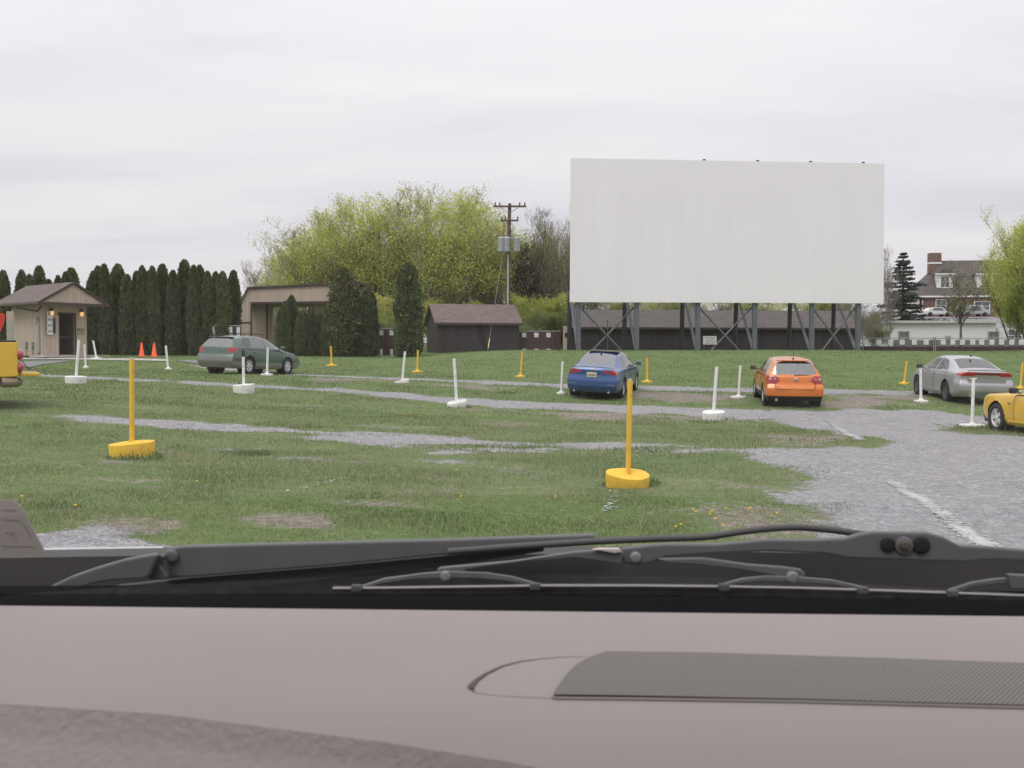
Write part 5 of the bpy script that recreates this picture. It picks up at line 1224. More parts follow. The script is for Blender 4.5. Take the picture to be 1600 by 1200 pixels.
# green station wagon
GRN = paint('grey_green_paint', (.075,.125,.10), .4, .33); CLAD = paint('silver_grey_lower', (.20,.20,.18), .3, .4)
def ex(root, fin, bo, S, pt):
    plate(root, -2.24-.04, .56, 0, M_PLATEY, 6)
    for s in (1,-1):
        m = MB(); ps = [(s*.52,-1.32,1.46),(s*.53,-1.2,1.525),(s*.53,-.1,1.535),(s*.52,.0,1.49)]; m.tube(ps, .016, 6); m.build('roof_rail', M_BLK, root)
    m = MB(); m.box((0,-1.1,1.535),(1.06,.05,.02)); m.build('roof_bar', M_BLK, root)
    m = MB(); m.box((0,-.35,1.55),(1.06,.05,.02)); m.build('roof_bar', M_BLK, root)
    m = MB(); m.box((0,-1.88,1.375),(1.02,.2,.03),bev=.012); m.build('roof_spoiler', GRN, root); m = MB(); m.tube([(0,-2.16,.98),(.35,-2.12,1.03)], .012, 5); m.build('rear_wiper', M_BLK, root)
    m = MB(); m.lathe([(.05,0),(.045,.01),(.001,.012)], 14, (0,-2.17,.86), Matrix.Rotation(R(90),4,'X')); m.build('badge', M_CHROME, root)
    m = MB(); m.box((-.42,-2.15,.80),(.2,.01,.03)); m.build('badge', M_CHROME, root)
WAG = dict(L=4.42, zt=[(0,1.34),(.2,1.40),(.8,1.46),(2.0,1.46),(2.4,1.40),(3.25,1.0),(3.95,.90),(4.3,.76),(4.42,.62)], zb=[(0,.96),(3.2,.93),(4.1,.80),(4.42,.58)],
 w=[(0,.80),(.4,.85),(3.5,.86),(4.0,.83),(4.42,.70)], wr=[(0,.53),(.8,.56),(2.4,.56),(3.25,.64),(4.42,.54)],
 offr=[(.2,.08),(.46,-.05),(.64,-.04),(.72,.02),(.98,.06),(1.34,.34),(1.4,.38)], Lr=1.2, br=.08, rw=.325, wy=(.92,3.44), rim=M_RIM, spokes=6, spw=.15, mirror=(2.92,1.03), clad=.47,
 side_glass=[('rear_quarter_window',[(.30,1.02),(1.0,1.01),(1.12,1.37),(.68,1.36)],0),('window',[(1.10,1.01),(1.98,1.0),(1.98,1.38),(1.22,1.37)],0),('window_front',[(2.05,1.0),(3.05,.985),(2.42,1.33),(2.05,1.38)],0)], top_glass=[('windshield',2.42,3.2,.9)],
 rear_parts=[('rear_window',[(-.1,1.0),(.66,1.0),(.56,1.32),(-.1,1.335)]),('tail_light',[(.50,.82),(.90,.82),(.90,1.0),(.56,.985)]),('cladding',[(-.1,.2),(.95,.2),(.95,.63),(-.1,.63)])],
 side_lamps=[('tail_light',[(0,.83),(.30,.88),(.22,.99),(0,1.0)])], doors=[('door',1.14,2.02,.95),('front_door',2.02,3.05,.95)], belt=(.3,3.1), handle_mat=GRN,
 mats=dict(body=GRN, window=M_TINTL, window_front=M_TINTL, rear_quarter_window=M_TINT, rear_window=M_TINTL, windshield=M_TINT, tail_light=M_RED, cladding=CLAD), extra=ex)
build_car('station_wagon', 'grey-green station wagon with silver lower trim and roof rails before the gateway', 'car', WAG, center((-11.0,36.9), R(21), 4.42), R(21))

# silver sedan
SIL = paint('silver_paint', (.40,.395,.41), .45, .34)
def ex(root, fin, bo, S, pt):
    plate(root, -2.335-.085, .56, .05, M_PLATE, 8)
    m = MB(); m.tube([(-.56,-2.29,1.075),(-.4,-2.33,1.088),(0,-2.36,1.095),(.4,-2.33,1.088),(.56,-2.29,1.075)], .022, 6); m.build('trunk_lip', SIL, root)
    m = MB(); m.box((0,-1.0,1.475),(.03,.12,.05),bev=.01); m.build('antenna_fin', M_BLK, root)
    for s in (-1,1): m = MB(); m.tube([(s*.5,-2.42,.3),(s*.5,-2.1,.3)], .045, 10); m.build('exhaust', M_CHROME, root)
DART = dict(L=4.67, zt=[(0,1.07),(.12,1.09),(.5,1.10),(1.35,1.39),(1.9,1.465),(2.5,1.46),(2.95,1.37),(3.8,.99),(4.3,.88),(4.55,.76),(4.67,.64)], zb=[(0,.95),(.6,.99),(3.6,.93),(4.4,.78),(4.67,.58)],
 w=[(0,.82),(.3,.90),(1.0,.915),(3.7,.915),(4.3,.87),(4.67,.74)], wr=[(0,.66),(.55,.68),(1.35,.57),(1.9,.58),(2.95,.58),(3.8,.68),(4.67,.56)],
 offr=[(.2,.14),(.42,-.02),(.62,-.03),(.80,.05),(1.0,.0),(1.1,.05)], rw=.335, wy=(.97,3.67), rim=M_RIMD, spokes=10, spw=.1, mirror=(3.2,1.03), mirror_mat=M_BLK,
 side_glass=[('window',[(1.0,1.03),(2.0,1.01),(2.0,1.38),(1.55,1.34)],0),('window_front',[(2.07,1.0),(3.5,.985),(2.9,1.31),(2.07,1.385)],0)], top_glass=[('rear_window',.58,1.42,.90),('windshield',2.95,3.75,.9)],
 rear_parts=[('tail_light',[(.38,.90),(.92,.88),(.92,1.02),(.38,1.03)]),('lamp_bar',[(-.1,.93),(.38,.93),(.38,1.02),(-.1,1.02)]),('bumper_insert',[(-.1,.70),(.56,.70),(.60,.80),(-.1,.80)])], side_lamps=[('tail_light',[(0,.89),(.24,.92),(.18,1.02),(0,1.02)])],
 doors=[('door',1.0,2.03,.96),('front_door',2.03,3.2,.96)], belt=(1.0,3.5), handle_mat=SIL, belt_mat=SIL,
 mats=dict(body=SIL, window=M_TINT, window_front=M_TINT, rear_window=M_TINT, windshield=M_TINT, tail_light=M_RED, lamp_bar=plainm('lamp_bar_dark_red', (.16,.02,.025), .15, 0, .8), bumper_insert=plainm('bumper_insert_grey', (.16,.16,.15), .5)), extra=ex)
build_car('sedan', 'silver sedan with a full-width red tail lamp, parked at the right', 'car', DART, center((14.75,31.0), R(4), 4.67), R(4))

# yellow coupe
YEL = paint('yellow_paint', (.72,.45,.025), .05, .3)
def ex(root, fin, bo, S, pt):
    q = pt(3.12, 9, -1); m = MB(); m.box(q+Vector((-.005,0,.12)), (.012,.09,.05), bev=.004); m.build('fender_badge', M_CHROME, root)
    q = pt(3.0, 3, -1)
    for s in (-1,1):
        m = MB(); m.box((s*.915,.0,.30),(.02,1.5,.05),bev=.01); m.build('side_skirt', YEL, root)
    m = MB(); m.box((0,1.1,.98),(.5,.7,.05),bev=.02); m.build('hood_scoop', YEL, root)
    plate(root, -2.49, .6, 0, M_PLATE, 9)
COUPE = dict(L=4.78, zt=[(0,.98),(.2,1.02),(.8,1.04),(1.35,1.30),(1.8,1.385),(2.2,1.38),(2.6,1.28),(3.1,1.03),(3.9,.98),(4.5,.90),(4.7,.80),(4.78,.66)], zb=[(0,.90),(.8,.95),(3.1,.93),(4.2,.90),(4.6,.82),(4.78,.62)],
 w=[(0,.84),(.3,.91),(1.0,.94),(1.8,.925),(3.0,.925),(3.8,.94),(4.2,.90),(4.5,.79),(4.78,.55)], wr=[(0,.68),(.8,.68),(1.35,.54),(1.8,.55),(2.6,.56),(3.1,.66),(4.78,.64)],
 offr=[(.2,.10),(.42,0),(.7,0),(1.0,.06)], offf=[(.2,-.14),(.5,.0),(.75,.02),(.95,-.05)], rw=.345, wy=(.97,3.69), rim=M_RIM, spokes=5, spw=.2, mirror=(2.78,1.03), mirror_mat=M_BLK,
 side_glass=[('window',[(1.1,.98),(1.72,.98),(1.72,1.28),(1.5,1.26)],0),('window_front',[(1.8,.98),(2.95,.97),(2.55,1.22),(1.8,1.30)],0)], top_glass=[('rear_window',.85,1.4,.85),('windshield',2.58,3.08,.9)],
 rear_parts=[('tail_light',[(.45,.78),(.86,.78),(.86,.93),(.45,.93)])], front_parts=[('headlight',[(.5,.62),(.8,.62),(.8,.76),(.5,.76)]),('grille',[(-.1,.58),(.45,.58),(.45,.76),(-.1,.76)])],
 doors=[('door',1.72,2.92,.94)], belt=(1.1,2.95), mats=dict(body=YEL, window=M_TINT, window_front=M_TINT, rear_window=M_TINT, windshield=M_TINT, tail_light=M_RED, headlight=M_TINTL, grille=M_BLK), extra=ex)
build_car('coupe', 'yellow sports coupe cut off by the right edge, front wheel showing', 'car', COUPE, (12.75,22.94), R(-3))

# yellow pickup: cab and bed built of shaped panels, tailgate lowered
def pickup():
    YP = paint('pickup_yellow', (.68,.42,.02), .1, .33); root = empty('pickup_truck', (0,0,0), 0, 'yellow pickup truck with its tailgate lowered, cut off by the left edge', 'truck')
    L = 5.5; W = .96
    # cab by loft of side outline, with rounded shoulders
    def loft(name, outline, mat, par=root, inset=.16):
        n = len(outline); V=[]; ws = [(-1,inset),(-1,0),(1,0),(1,inset)]; mb = MB(); rings=[]
        for s, ins in ws:
            cy = sum(p[0] for p in outline)/n; cz = sum(p[1] for p in outline)/n
            rings.append([Vector((s*(W-(0 if ins == 0 else .0))*(1 if ins == 0 else 1.0), y+(cy-y)*(0), z)) for y, z in outline])
        return mb
    def bodyshape(name, outline, tumble_z, mat, par=root):
        """outline in (y, z); width narrows above tumble_z; bevelled"""
        bm = bmesh.new(); n = len(outline); l = []; r = []
        for y, z in outline:
            k = W if z <= tumble_z else W-(z-tumble_z)*.32
            l.append(bm.verts.new((-k,y,z))); r.append(bm.verts.new((k,y,z)))
        bm.faces.new(l); bm.faces.new(r[::-1])
        for i in range(n): bm.faces.new((l[i], r[i], r[(i+1)%n], l[(i+1)%n]))
        bmesh.ops.recalc_face_normals(bm, faces=bm.faces); bmesh.ops.bevel(bm, geom=bm.edges[:], offset=.05, segments=4, affect='EDGES', profile=.5, clamp_overlap=True)
        me = bpy.data.meshes.new(name); bm.to_mesh(me); bm.free(); me.polygons.foreach_set('use_smooth', [True]*len(me.polygons)); me.materials.append(mat); o = bpy.data.objects.new(name, me); col.objects.link(o); o.parent = par; return o
    y0 = -L/2
    def arch(yc, r, z0, steps=10): return [(yc+r*math.cos(math.pi*i/steps), .38+r*math.sin(math.pi*i/steps)) for i in range(steps+1)]
    wy = (y0+1.10, y0+4.65); ra = .46
    cab = [(y0+2.02,.52),(y0+4.1,.52),(y0+4.19,.40)] + [(yy, zz) for yy, zz in arch(wy[1], ra, .4)[::-1]] + [(y0+5.35,.45),(y0+5.5,.62),(y0+5.48,.98),(y0+5.25,1.12),(y0+4.1,1.20),(y0+3.4,1.80),(y0+2.2,1.82),(y0+2.02,1.2)]
    bodyshape('cab', cab, 1.15, YP)
    # bed sides with rounded rear corner
    for s in (-1,1):
        out = [(y0+.02,.62),(y0+.55,.60)] + arch(wy[0], ra, .4)[::-1] + [(y0+1.98,.52),(y0+1.98,1.36),(y0+.02,1.38)]
        m = MB(); m.prism([(s*(W),y,z) for y, z in out], (-s*.11,0,0)); b = m.build('bed_side', YP, root)
        bv = b.modifiers.new('b','BEVEL'); bv.width = .035; bv.segments = 3; bv.limit_method = 'ANGLE'
        for zc, rr in ((1.09,.115),(.82,.115)):   # round twin lamps standing proud of the corner
            m = MB(); m.lathe([(rr,-.03),(rr*1.0,.02),(rr*.85,.055),(rr*.5,.08),(.001,.09)], 20, (s*(W-.10),y0-.0,zc), Matrix.Rotation(R(90),4,'X')); m.build('tail_light', M_RED, root)
        m = MB(); m.box((s*(W-.05),y0+1.0,1.385),(.10,1.9,.035),bev=.012); m.build('bed_rail', M_BLK, root)
    m = MB(); m.box((0,y0+1.0,.70),(2*W-.22,1.94,.06)); m.build('bed_floor', M_BLK, root); m = MB(); m.box((0,y0+1.93,1.03),(2*W-.24,.06,.62)); m.build('bed_front', YP, root)
    m = MB(); m.box((0,y0-.20,.67),(2*W-.26,.40,.09),bev=.03); tg = m.build('tailgate', YP, root)
    for s in (-1,1): m = MB(); m.tube([(s*(W-.14),y0+.02,1.15),(s*(W-.15),y0-.12,.86),(s*(W-.15),y0-.28,.74)], .009, 5); m.build('gate_cable', M_STEELD, tg)
    m = MB(); m.tube([(-W,y0+.35,.50),(-W+.05,y0+.12,.50),(-W+.25,y0+.04,.50),(W-.25,y0+.04,.50),(W-.05,y0+.12,.50),(W,y0+.35,.50)], .105, 14); m.build('rear_bumper', simple('bumper_ground_reflection', (.24,.19,.13), .4, .5), root)  # ground reflection of the chrome bumper put into a brown base colour
    for s in (-1,1):
        for nm, poly in (('window',[(y0+2.2,1.24),(y0+2.9,1.24),(y0+2.9,1.68),(y0+2.3,1.68)]),('window',[(y0+2.98,1.24),(y0+3.85,1.24),(y0+3.42,1.66),(y0+2.98,1.68)])):
            m = MB(); m.prism([(s*(W-(z-1.15)*.32+.004),y,z) for y, z in poly], (-s*.02,0,0)); m.build(nm, M_TINT, root)
        m = MB(); m.box((s*(W+.12),y0+3.75,1.28),(.2,.12,.24),bev=.05); m.build('mirror', M_BLK, root)
        for yy in (y0+2.95,y0+4.05): m = MB(); m.box((s*(W+.001),yy,.88),(.008,.012,.62)); m.build('door_seam', M_SEAM, root)
        m = MB(); m.box((s*(W+.01),y0+3.1,1.06),(.03,.16,.04),bev=.01); m.build('door_handle', M_BLK, root)
        m = MB(); m.box((s*.68,y0+5.46,.86),(.34,.06,.2),bev=.02); m.build('headlight', M_TINTL, root)
    m = MB(); m.prism([(-W+.22,y0+3.47,1.77),(W-.22,y0+3.47,1.77),(W-.1,y0+4.08,1.245),(-W+.1,y0+4.08,1.245)], (0,.02,.02)); m.build('windshield', M_TINT, root)
    m = MB(); m.box((0,y0+2.04,1.5),(1.3,.02,.36)); m.build('rear_window', M_TINT, root)
    m = MB(); m.box((0,0,.50),(1.5,L-.8,.2)); m.build('underbody', M_BLK, root)
    for a in wy:
        for s in (1,-1):
            wh = empty('wheel', (s*(W-.16),a,.38)); wh.parent = root; Rm = Matrix.Rotation(s*math.pi/2,4,'Y')
            m = MB(); m.lathe([(.22,-.13),(.34,-.13),(.375,-.10),(.38,0),(.375,.10),(.34,.13),(.23,.13),(.22,.1)], 30, (0,0,0), Rm, cap=False); m.build('tyre', M_TYRE, wh); m = MB(); m.lathe([(.22,-.1),(.22,.1),(.16,.06),(.08,.09),(.001,.10)], 24, (0,0,0), Rm); m.build('rim', M_RIM, wh)
            m = MB(); m.lathe([(.45,.16),(.45,-.06),(.01,-.06)], 20, (s*(-.02),0,.0), Rm, cap=False); m.build('wheel_well', M_BLK, root).location = wh.location + Vector((-s*.1,0,0))
    az = R(-118); h = Vector((math.sin(az), math.cos(az), 0)); rear = Vector((-11.02,22.2,0)); c = rear+h*L/2; root.location = (c.x, c.y, gz1(rear.x-1.2, rear.y-.4)+.0); root.rotation_euler = (0,0,-az)
    return root
pickup()
# two vehicles by the brick house, far off
def far_car(label, u, v, d, col_, name, box=False):
    b = P(u, v, d); z = gz1(b.x, b.y); o = empty(name, (b.x,b.y,z-.1), R(8), label, 'car' if not box else 'truck', 'vehicles parked by the brick house'); mt = paint(name+'_paint', col_, .1, .4)
    out = [(-2.1,.3),(2.1,.3),(2.15,.7),(1.3,.85),(.7,1.35),(-1.0,1.38),(-1.7,.9),(-2.15,.85)] if not box else [(-2.3,.35),(2.3,.35),(2.35,.95),(1.5,1.1),(1.1,1.7),(-2.2,1.75),(-2.3,1.0)]
    m = MB(); m.prism([(x,-.85,z_) for x, z_ in out], (0,1.7,0)); bd = m.build('body', mt, o); bv = bd.modifiers.new('b','BEVEL'); bv.width = .12; bv.segments = 3; bv.limit_method = 'ANGLE'
    m = MB(); zt = 1.28 if not box else 1.6; m.prism([(-1.0,-.87,.9),(.85,-.87,.9),(.5,-.87,zt),(-.8,-.87,zt)], (0,.04,0)); m.build('window', M_TINT, o)
    for x in (-1.35,1.35):
        for y in (-.8,.8): m = MB(); m.lathe([(.001,-.1),(.33,-.1),(.33,.1),(.001,.1)], 16, (x,y,.33), Matrix.Rotation(R(90),4,'X')); m.build('wheel', M_TYRE, o)
    o.scale = (.85,.85,.8)
far_car('white car parked at the brick house, the left one of two', 1462, 490, 124, (.6,.6,.6), 'distant_car')
far_car('pale boxy van parked at the brick house, right of the white car', 1520, 490, 124, (.35,.38,.38), 'distant_van', True)
# ================================================================ the car the photograph is taken from
own = empty('car', (0,.9,ZC-.3), 0, 'car seen from its own cabin: beige dashboard, black wipers below the windshield', 'car')
OW = Vector(own.location)
def loc(p): return Vector(p)-OW
M_DASH = None
def dash_mat(name, c, grain, amt):
    m, g, b, out = new_mat(name); co = coords(g); n = g.noise(co, 3, 4)
    g.l.new(g.ramp(n, [(.3, tuple(x*.96 for x in c)), (.7, tuple(x*1.04 for x in c))]), b.inputs['Base Color']); b.inputs['Roughness'].default_value = .62; b.inputs['Specular IOR Level'].default_value = .35
    h = g.math('ADD', g.math('MULTIPLY', g.noise(g.scale(co, (1,.45,1)), grain, 5, .6, 1.2), 1.0), g.math('MULTIPLY', g.voro(co, grain*2.2), .5)); bump(g, b, h, amt, .002); return m
C_D = (.278,.246,.232)
M_DASHU = dash_mat('dashboard_smooth', C_D, 260, .35); M_DASHL = dash_mat('dashboard_leather_grain', (.284,.250,.236), 70, .9)
dx = np.arange(-1.0, 1.0001, .0055); dy = np.arange(.30, .9401, .0055)
BX = np.array([-1.0,-.6,-.371,-.25,-.085,.0,.05,.076,.10,.15,.3,1.0]); BY = np.array([.735,.732,.722,.705,.658,.627,.603,.588,.57,.52,.40,.2])
def dash_h(x, y):
    z = 1.3395 - .0106*x
    z = z - .030*np.clip((.80-y)/.4, 0, 1)**2*0
    z = z + .0160*sst(.78, .94, y)  # rise toward the glass, shaped so the back band faces less sky and darkens
    by = np.interp(x, BX, BY); e = by - y     # distance past the pad's edge, towards the viewer
    drop = np.where(e > 0, .010*sst(0, .012, e) + (.36+.28*sst(0,-.42,x))*np.clip(e-.004, 0, .07) + .12*np.clip(e-.074, 0, 1), 0)  # steeper at the left, shaped so the pad turns darker there
    z = z - drop
    z = z - .5*np.clip(.40-y, 0, 1)
    return z
BL = np.interp(dx, BX, BY)
def warp(t0, t1, n, f): T = np.linspace(0, 1, n)[:,None]; return f(T)
Ylow = .30 + (BL[None,:]-.30)*np.linspace(0,1,60)[:,None]; Yup = BL[None,:] + (.94-BL[None,:])*(np.linspace(0,1,80)[:,None])**1.15
YY = np.vstack([Ylow[:-1], Yup]); XX = np.broadcast_to(dx[None,:], YY.shape).copy(); dy = YY[:,0]; ZZ = dash_h(XX, YY); nx_, ny_ = len(dx), len(dy); VV3 = np.stack([XX.ravel(), YY.ravel(), ZZ.ravel()], 1) - np.array(OW)
ii = np.arange(nx_*ny_).reshape(ny_, nx_); QQ = np.stack([ii[:-1,:-1], ii[:-1,1:], ii[1:,1:], ii[1:,:-1]], -1).reshape(-1,4)
cxx = XX.ravel()[QQ].mean(1); cyy = YY.ravel()[QQ].mean(1); low = (np.arange(len(QQ))//(nx_-1)) < 59
def subm(name, sel, mat, par):
    q = QQ[sel]; used, inv = np.unique(q, return_inverse=True); return npmesh(name, VV3[used], inv.reshape(q.shape), mat, par, True)
dash = subm('dashboard', ~low, M_DASHU, own); subm('grained_pad', low, M_DASHL, dash)
m = MB(); m.box(loc((0,.62,1.24)), (2.0,.62,.02)); m.build('dashboard_base', M_BLK, own)
# draped pieces: polygon outline in photo pixels dropped on the dash
def dash_pt(u, v, lift=0):
    for d in np.arange(1.05, .25, -.002):
        p = P(u, v, float(d))
        if p.z > float(dash_h(np.array(p.x), np.array(p.y))): 
            return Vector((p.x, p.y, float(dash_h(np.array(p.x), np.array(p.y)))+lift))
    return p
def grille_mat():
    m, g, b, out = new_mat('speaker_mesh'); co = coords(g); s = g.node('ShaderNodeSeparateXYZ'); g.l.new(co, s.inputs[0]); k = 2*math.pi/.0042
    a = g.math('SINE', g.math('MULTIPLY', s.outputs[0], k)); c = g.math('SINE', g.math('MULTIPLY', s.outputs[1], k*.9)); f = g.smooth(g.math('MULTIPLY', a, c), -.15, .5)
    g.l.new(g.mix(f, (.20,.188,.172), (.035,.033,.03)), b.inputs['Base Color']); b.inputs['Roughness'].default_value = .7; bump(g, b, g.math('SUBTRACT', 1, f), .4, .001); return m
top = [dash_pt(u, v) for u, v in ((946,1021),(1000,1021.5),(1100,1023),(1250,1028),(1400,1033),(1600,1040),(1900,1050))]
bot = [dash_pt(u, v) for u, v in ((864,1090),(960,1091),(1100,1093),(1250,1096),(1400,1100),(1600,1106),(1900,1116))]
lefte = [dash_pt(u, v) for u, v in ((864,1090),(874,1075),(890,1055),(906,1042),(925,1030),(946,1021))]
m = MB(); V=[];n_=26; rows=[]
for r in range(13):
    t = r/12; lx = np.interp(t*5, range(6), [p.x for p in lefte]); ly = np.interp(t*5, range(6), [p.y for p in lefte]); row=[]
    rx = bot[-1].x*(1-t)+top[-1].x*t
    for c in range(n_+1):
        q = c/n_; x = lx+(rx-lx)*q; yb_ = np.interp(x, [p.x for p in bot], [p.y for p in bot]); yt_ = np.interp(x, [p.x for p in top], [p.y for p in top])
        y = yb_+(yt_-yb_)*(ly-bot[0].y)/(top[0].y-bot[0].y); V.append(Vector((x, y, float(dash_h(np.array(x), np.array(y)))+.0025+.002*math.sin(math.pi*t)))-OW)
m.add(V, [(r*(n_+1)+c, r*(n_+1)+c+1, (r+1)*(n_+1)+c+1, (r+1)*(n_+1)+c) for r in range(12) for c in range(n_)], True); m.build('speaker_grille', grille_mat(), dash)
m = MB(); m.tube([dash_pt(u, v, .001)-OW for u, v in ((864,1091.5),(1000,1093),(1250,1097.5),(1600,1107.5),(1850,1116))], .0011, 6); m.tube([dash_pt(u, v, .001)-OW for u, v in ((864,1091),(874,1075),(890,1055),(906,1042),(925,1030),(946,1020.5))], .0011, 6); m.build('grille_rim', M_DASHU, dash)
m = MB(); ps = [dash_pt(u, v, -.0008)-OW for u, v in ((737,1077),(736,1073),(744,1064),(760,1052),(785,1041),(815,1032),(850,1027.5),(890,1025.5),(925,1025.5),(944,1023))]
m.tube(ps, [.0026,.0032,.0026,.0022,.0018,.0015,.0012,.0011,.0009,.0007], 8); m.tube([dash_pt(u, v, -.0003)-OW for u, v in ((737,1078),(745,1083),(780,1087),(864,1091))], [.0012,.0006,.0006,.0006], 6); m.build('panel_seam', plainm('seam_brown', (.09,.07,.065), .8), dash)

# black border along the foot of the windshield, and the dark gap behind the dash
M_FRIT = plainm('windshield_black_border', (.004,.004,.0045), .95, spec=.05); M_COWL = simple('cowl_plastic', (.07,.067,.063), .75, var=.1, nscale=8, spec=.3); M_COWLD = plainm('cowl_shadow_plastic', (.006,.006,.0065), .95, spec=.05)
m = MB(); a = [loc(P(u, v, .955)) for u, v in ((-300,955),(800,962),(1900,975))]; b = [loc(P(u, v, 1.03)) for u, v in ((-300,938),(300,936),(800,934),(1250,938),(1900,950))]
V = []; 
for i in range(41):
    u = -300+2200*i/40; va = np.interp(u, (-300,800,1900), (952,961,974)); vb = np.interp(u, (-300,300,800,1250,1900), (934,931,930,934,944)); V += [loc(P(u, va+8, .93)), loc(P(u, va-2, .945)), loc(P(u, vb, 1.03))]
m.add(V, [(i*3+j, i*3+j+1, (i+1)*3+j+1, (i+1)*3+j) for i in range(40) for j in range(2)], True); m.build('windshield_border', M_FRIT, own, fix=False)
# cowl: the plastic tray below the glass, with a front lip
def wall_(name, us, tops, bots, d, thick, mat, par=own):
    V=[]
    for u, t_, b_ in zip(us, tops, bots): V += [loc(P(u, t_, d)), loc(P(u, b_, d)), loc(P(u, b_, d))+Vector((0,thick,0)), loc(P(u, t_, d))+Vector((0,thick,0))]
    n = len(us); fs = [(i*4+j, i*4+(j+1)%4, (i+1)*4+(j+1)%4, (i+1)*4+j) for i in range(n-1) for j in range(4)]+[(0,1,2,3),((n-1)*4,(n-1)*4+3,(n-1)*4+2,(n-1)*4+1)]
    m = MB(); m.add(V, fs, False); return m.build(name, mat, par)
cowl = wall_('cowl', [-300,0,240,600,930,1150,1340,1500,1900], [875,872,868,866,866,862,866,872,885], [980]*9, 1.24, .05, M_COWL)
wall_('shaded_cowl_gutter', [-300,300,900,1900], [930,927,927,941], [985]*4, 1.10, .04, M_COWLD, cowl)  # near-black copy of the cowl plastic, the gap's shade put into its colour
wall_('hood_edge', [-300,0,120,245], [868,864,862,860.5], [882,875,872,866.5], 1.30, .03, paint('hood_silver', (.50,.51,.53), .3, .3), own)
m = MB(); m.tube([loc(P(u, v, 1.29)) for u, v in ((-300,869),(0,867.5),(120,866),(200,865),(243,864))], .0034, 10); m.build('hood_edge_glint', paint('hood_glint_paint', (.72,.73,.75), .1, .35), own)  # thin tube added to catch the sky, edge highlight put into paler paint
# bonnet falling away below the sight line
m = MB(); V=[]
for i in range(17):
    x = -.85+1.7*i/16
    for y, z in ((1.33,1.255),(1.6,1.21),(2.0,1.12),(2.3,1.0),(2.42,.82)): V.append(loc((x*(1-.06*(y-1.3)), y, z-.06*abs(x)**2.5-.02)))
m.add(V, [(i*5+j, i*5+j+1, (i+1)*5+j+1, (i+1)*5+j) for i in range(16) for j in range(4)], True); m.build('hood', bpy.data.materials['hood_silver'], own)
# wipers: outlines with their own distance and thickness
M_WIP = simple('wiper_satin_black', (.115,.115,.118), .5, var=.08, nscale=20, spec=.4); M_WIPD = simple('wiper_dark', (.07,.068,.066), .6, var=.1); M_RIV = plainm('rivet', (.22,.215,.20), .6, .2)
def plate_(name, pxs, d, thick, mat, par=own, bev=.002):
    m = MB(); m.prism([loc(P(u, v, d)) for u, v in pxs], (0,thick,0)); o = m.build(name, mat, par)
    if bev: bv = o.modifiers.new('b','BEVEL'); bv.width = bev; bv.segments = 3; bv.limit_method = 'ANGLE'; bv.harden_normals = False
    return o
def rivet(par, u, v, d, r, mat=M_RIV):
    p = loc(P(u, v, d)); m = MB(); m.lathe([(r,-.003),(r,.002),(r*.7,.0035),(.0001,.004)], 14, p, Matrix.Rotation(R(90),4,'X'), smooth=False); return m.build('rivet', mat, par)
arm1 = plate_('wiper_arm', [(246,884),(252,866),(266,856),(290,853),(450,849),(700,843),(905,836),(930,835),(932,845),(850,851),(700,867),(520,884),(400,894),(300,902),(262,903),(248,897)], 1.20, .012, M_WIP, bev=.003)
rivet(arm1, 268, 869, 1.197, .008, M_WIP)
plate_('arm_underside', [(300,902),(400,894),(520,884),(700,867),(850,853),(850,862),(700,884),(520,905),(400,918),(300,925),(200,926),(180,915)], 1.215, .008, M_WIPD, arm1)
plate_('wiper_pivot_cover', [(40,934),(70,920),(110,901),(150,887),(195,874),(238,866),(247,867),(239,885),(231,903),(225,905),(170,908),(140,914),(100,928)], 1.17, .012, M_WIP, bev=.003)
plate_('pivot_collar', [(247,866),(256,870),(250,884),(262,903),(256,906),(231,905),(239,885)], 1.18, .012, M_WIPD)
# hose-like second arm
def tubepx(name, pxs, d, r, mat, par=own): m = MB(); m.tube([loc(P(u, v, d)) for u, v in pxs], r, 12); return m.build(name, mat, par)
def densify(pp, n=6):
    out=[]
    for i in range(len(pp)-1):
        p0 = pp[max(i-1,0)]; p1 = pp[i]; p2 = pp[i+1]; p3 = pp[min(i+2,len(pp)-1)]
        for k in range(n):
            t = k/n; out.append(tuple(.5*((2*p1[c])+(-p0[c]+p2[c])*t+(2*p0[c]-5*p1[c]+4*p2[c]-p3[c])*t*t+(-p0[c]+3*p1[c]-3*p2[c]+p3[c])*t**3) for c in (0,1)))
    return out+[pp[-1]]
tubepx('washer_hose', densify([(700,862),(820,853),(930,846),(1020,842),(1100,839),(1150,832),(1200,826),(1250,824),(1300,828),(1350,835),(1400,840)]), 1.19, .0042, M_WIPD)
brk = plate_('wiper_bracket', [(973,856),(1035,850),(1120,850),(1200,843),(1270,843),(1320,841),(1345,834),(1365,831),(1450,832),(1475,839),(1500,852),(1540,854),(1640,862),(1760,872),(1760,890),(1640,880),(1570,876),(1540,876),(1510,879),(1440,877),(1330,873),(1290,866),(1200,862),(1110,866),(1040,871),(1018,880),(1000,884),(975,881),(968,866)], 1.14, .010, M_WIP, bev=.003)
rivet(brk, 993, 871, 1.138, .0065)
for u, v, r in ((1387,851,.0085),(1439,852,.010)): rivet(brk, u, v, 1.139, r, plainm('hole_black', (.012,.012,.012), .9))
rivet(brk, 1412, 852, 1.139, .0105, M_WIP); rivet(brk, 1413, 852, 1.136, .006, simple('rusty_nut', (.11,.085,.072), .7, .4, var=.3, nscale=60))
yk = plate_('wiper_yoke', [(683,890),(688,887),(800,877),(900,862),(968,858),(975,866),(970,882),(900,872),(830,878),(760,886),(728,891),(718,905),(708,910),(692,910),(684,902)], 1.13, .008, M_WIP, bev=.002); rivet(yk, 696, 900, 1.127, .006)
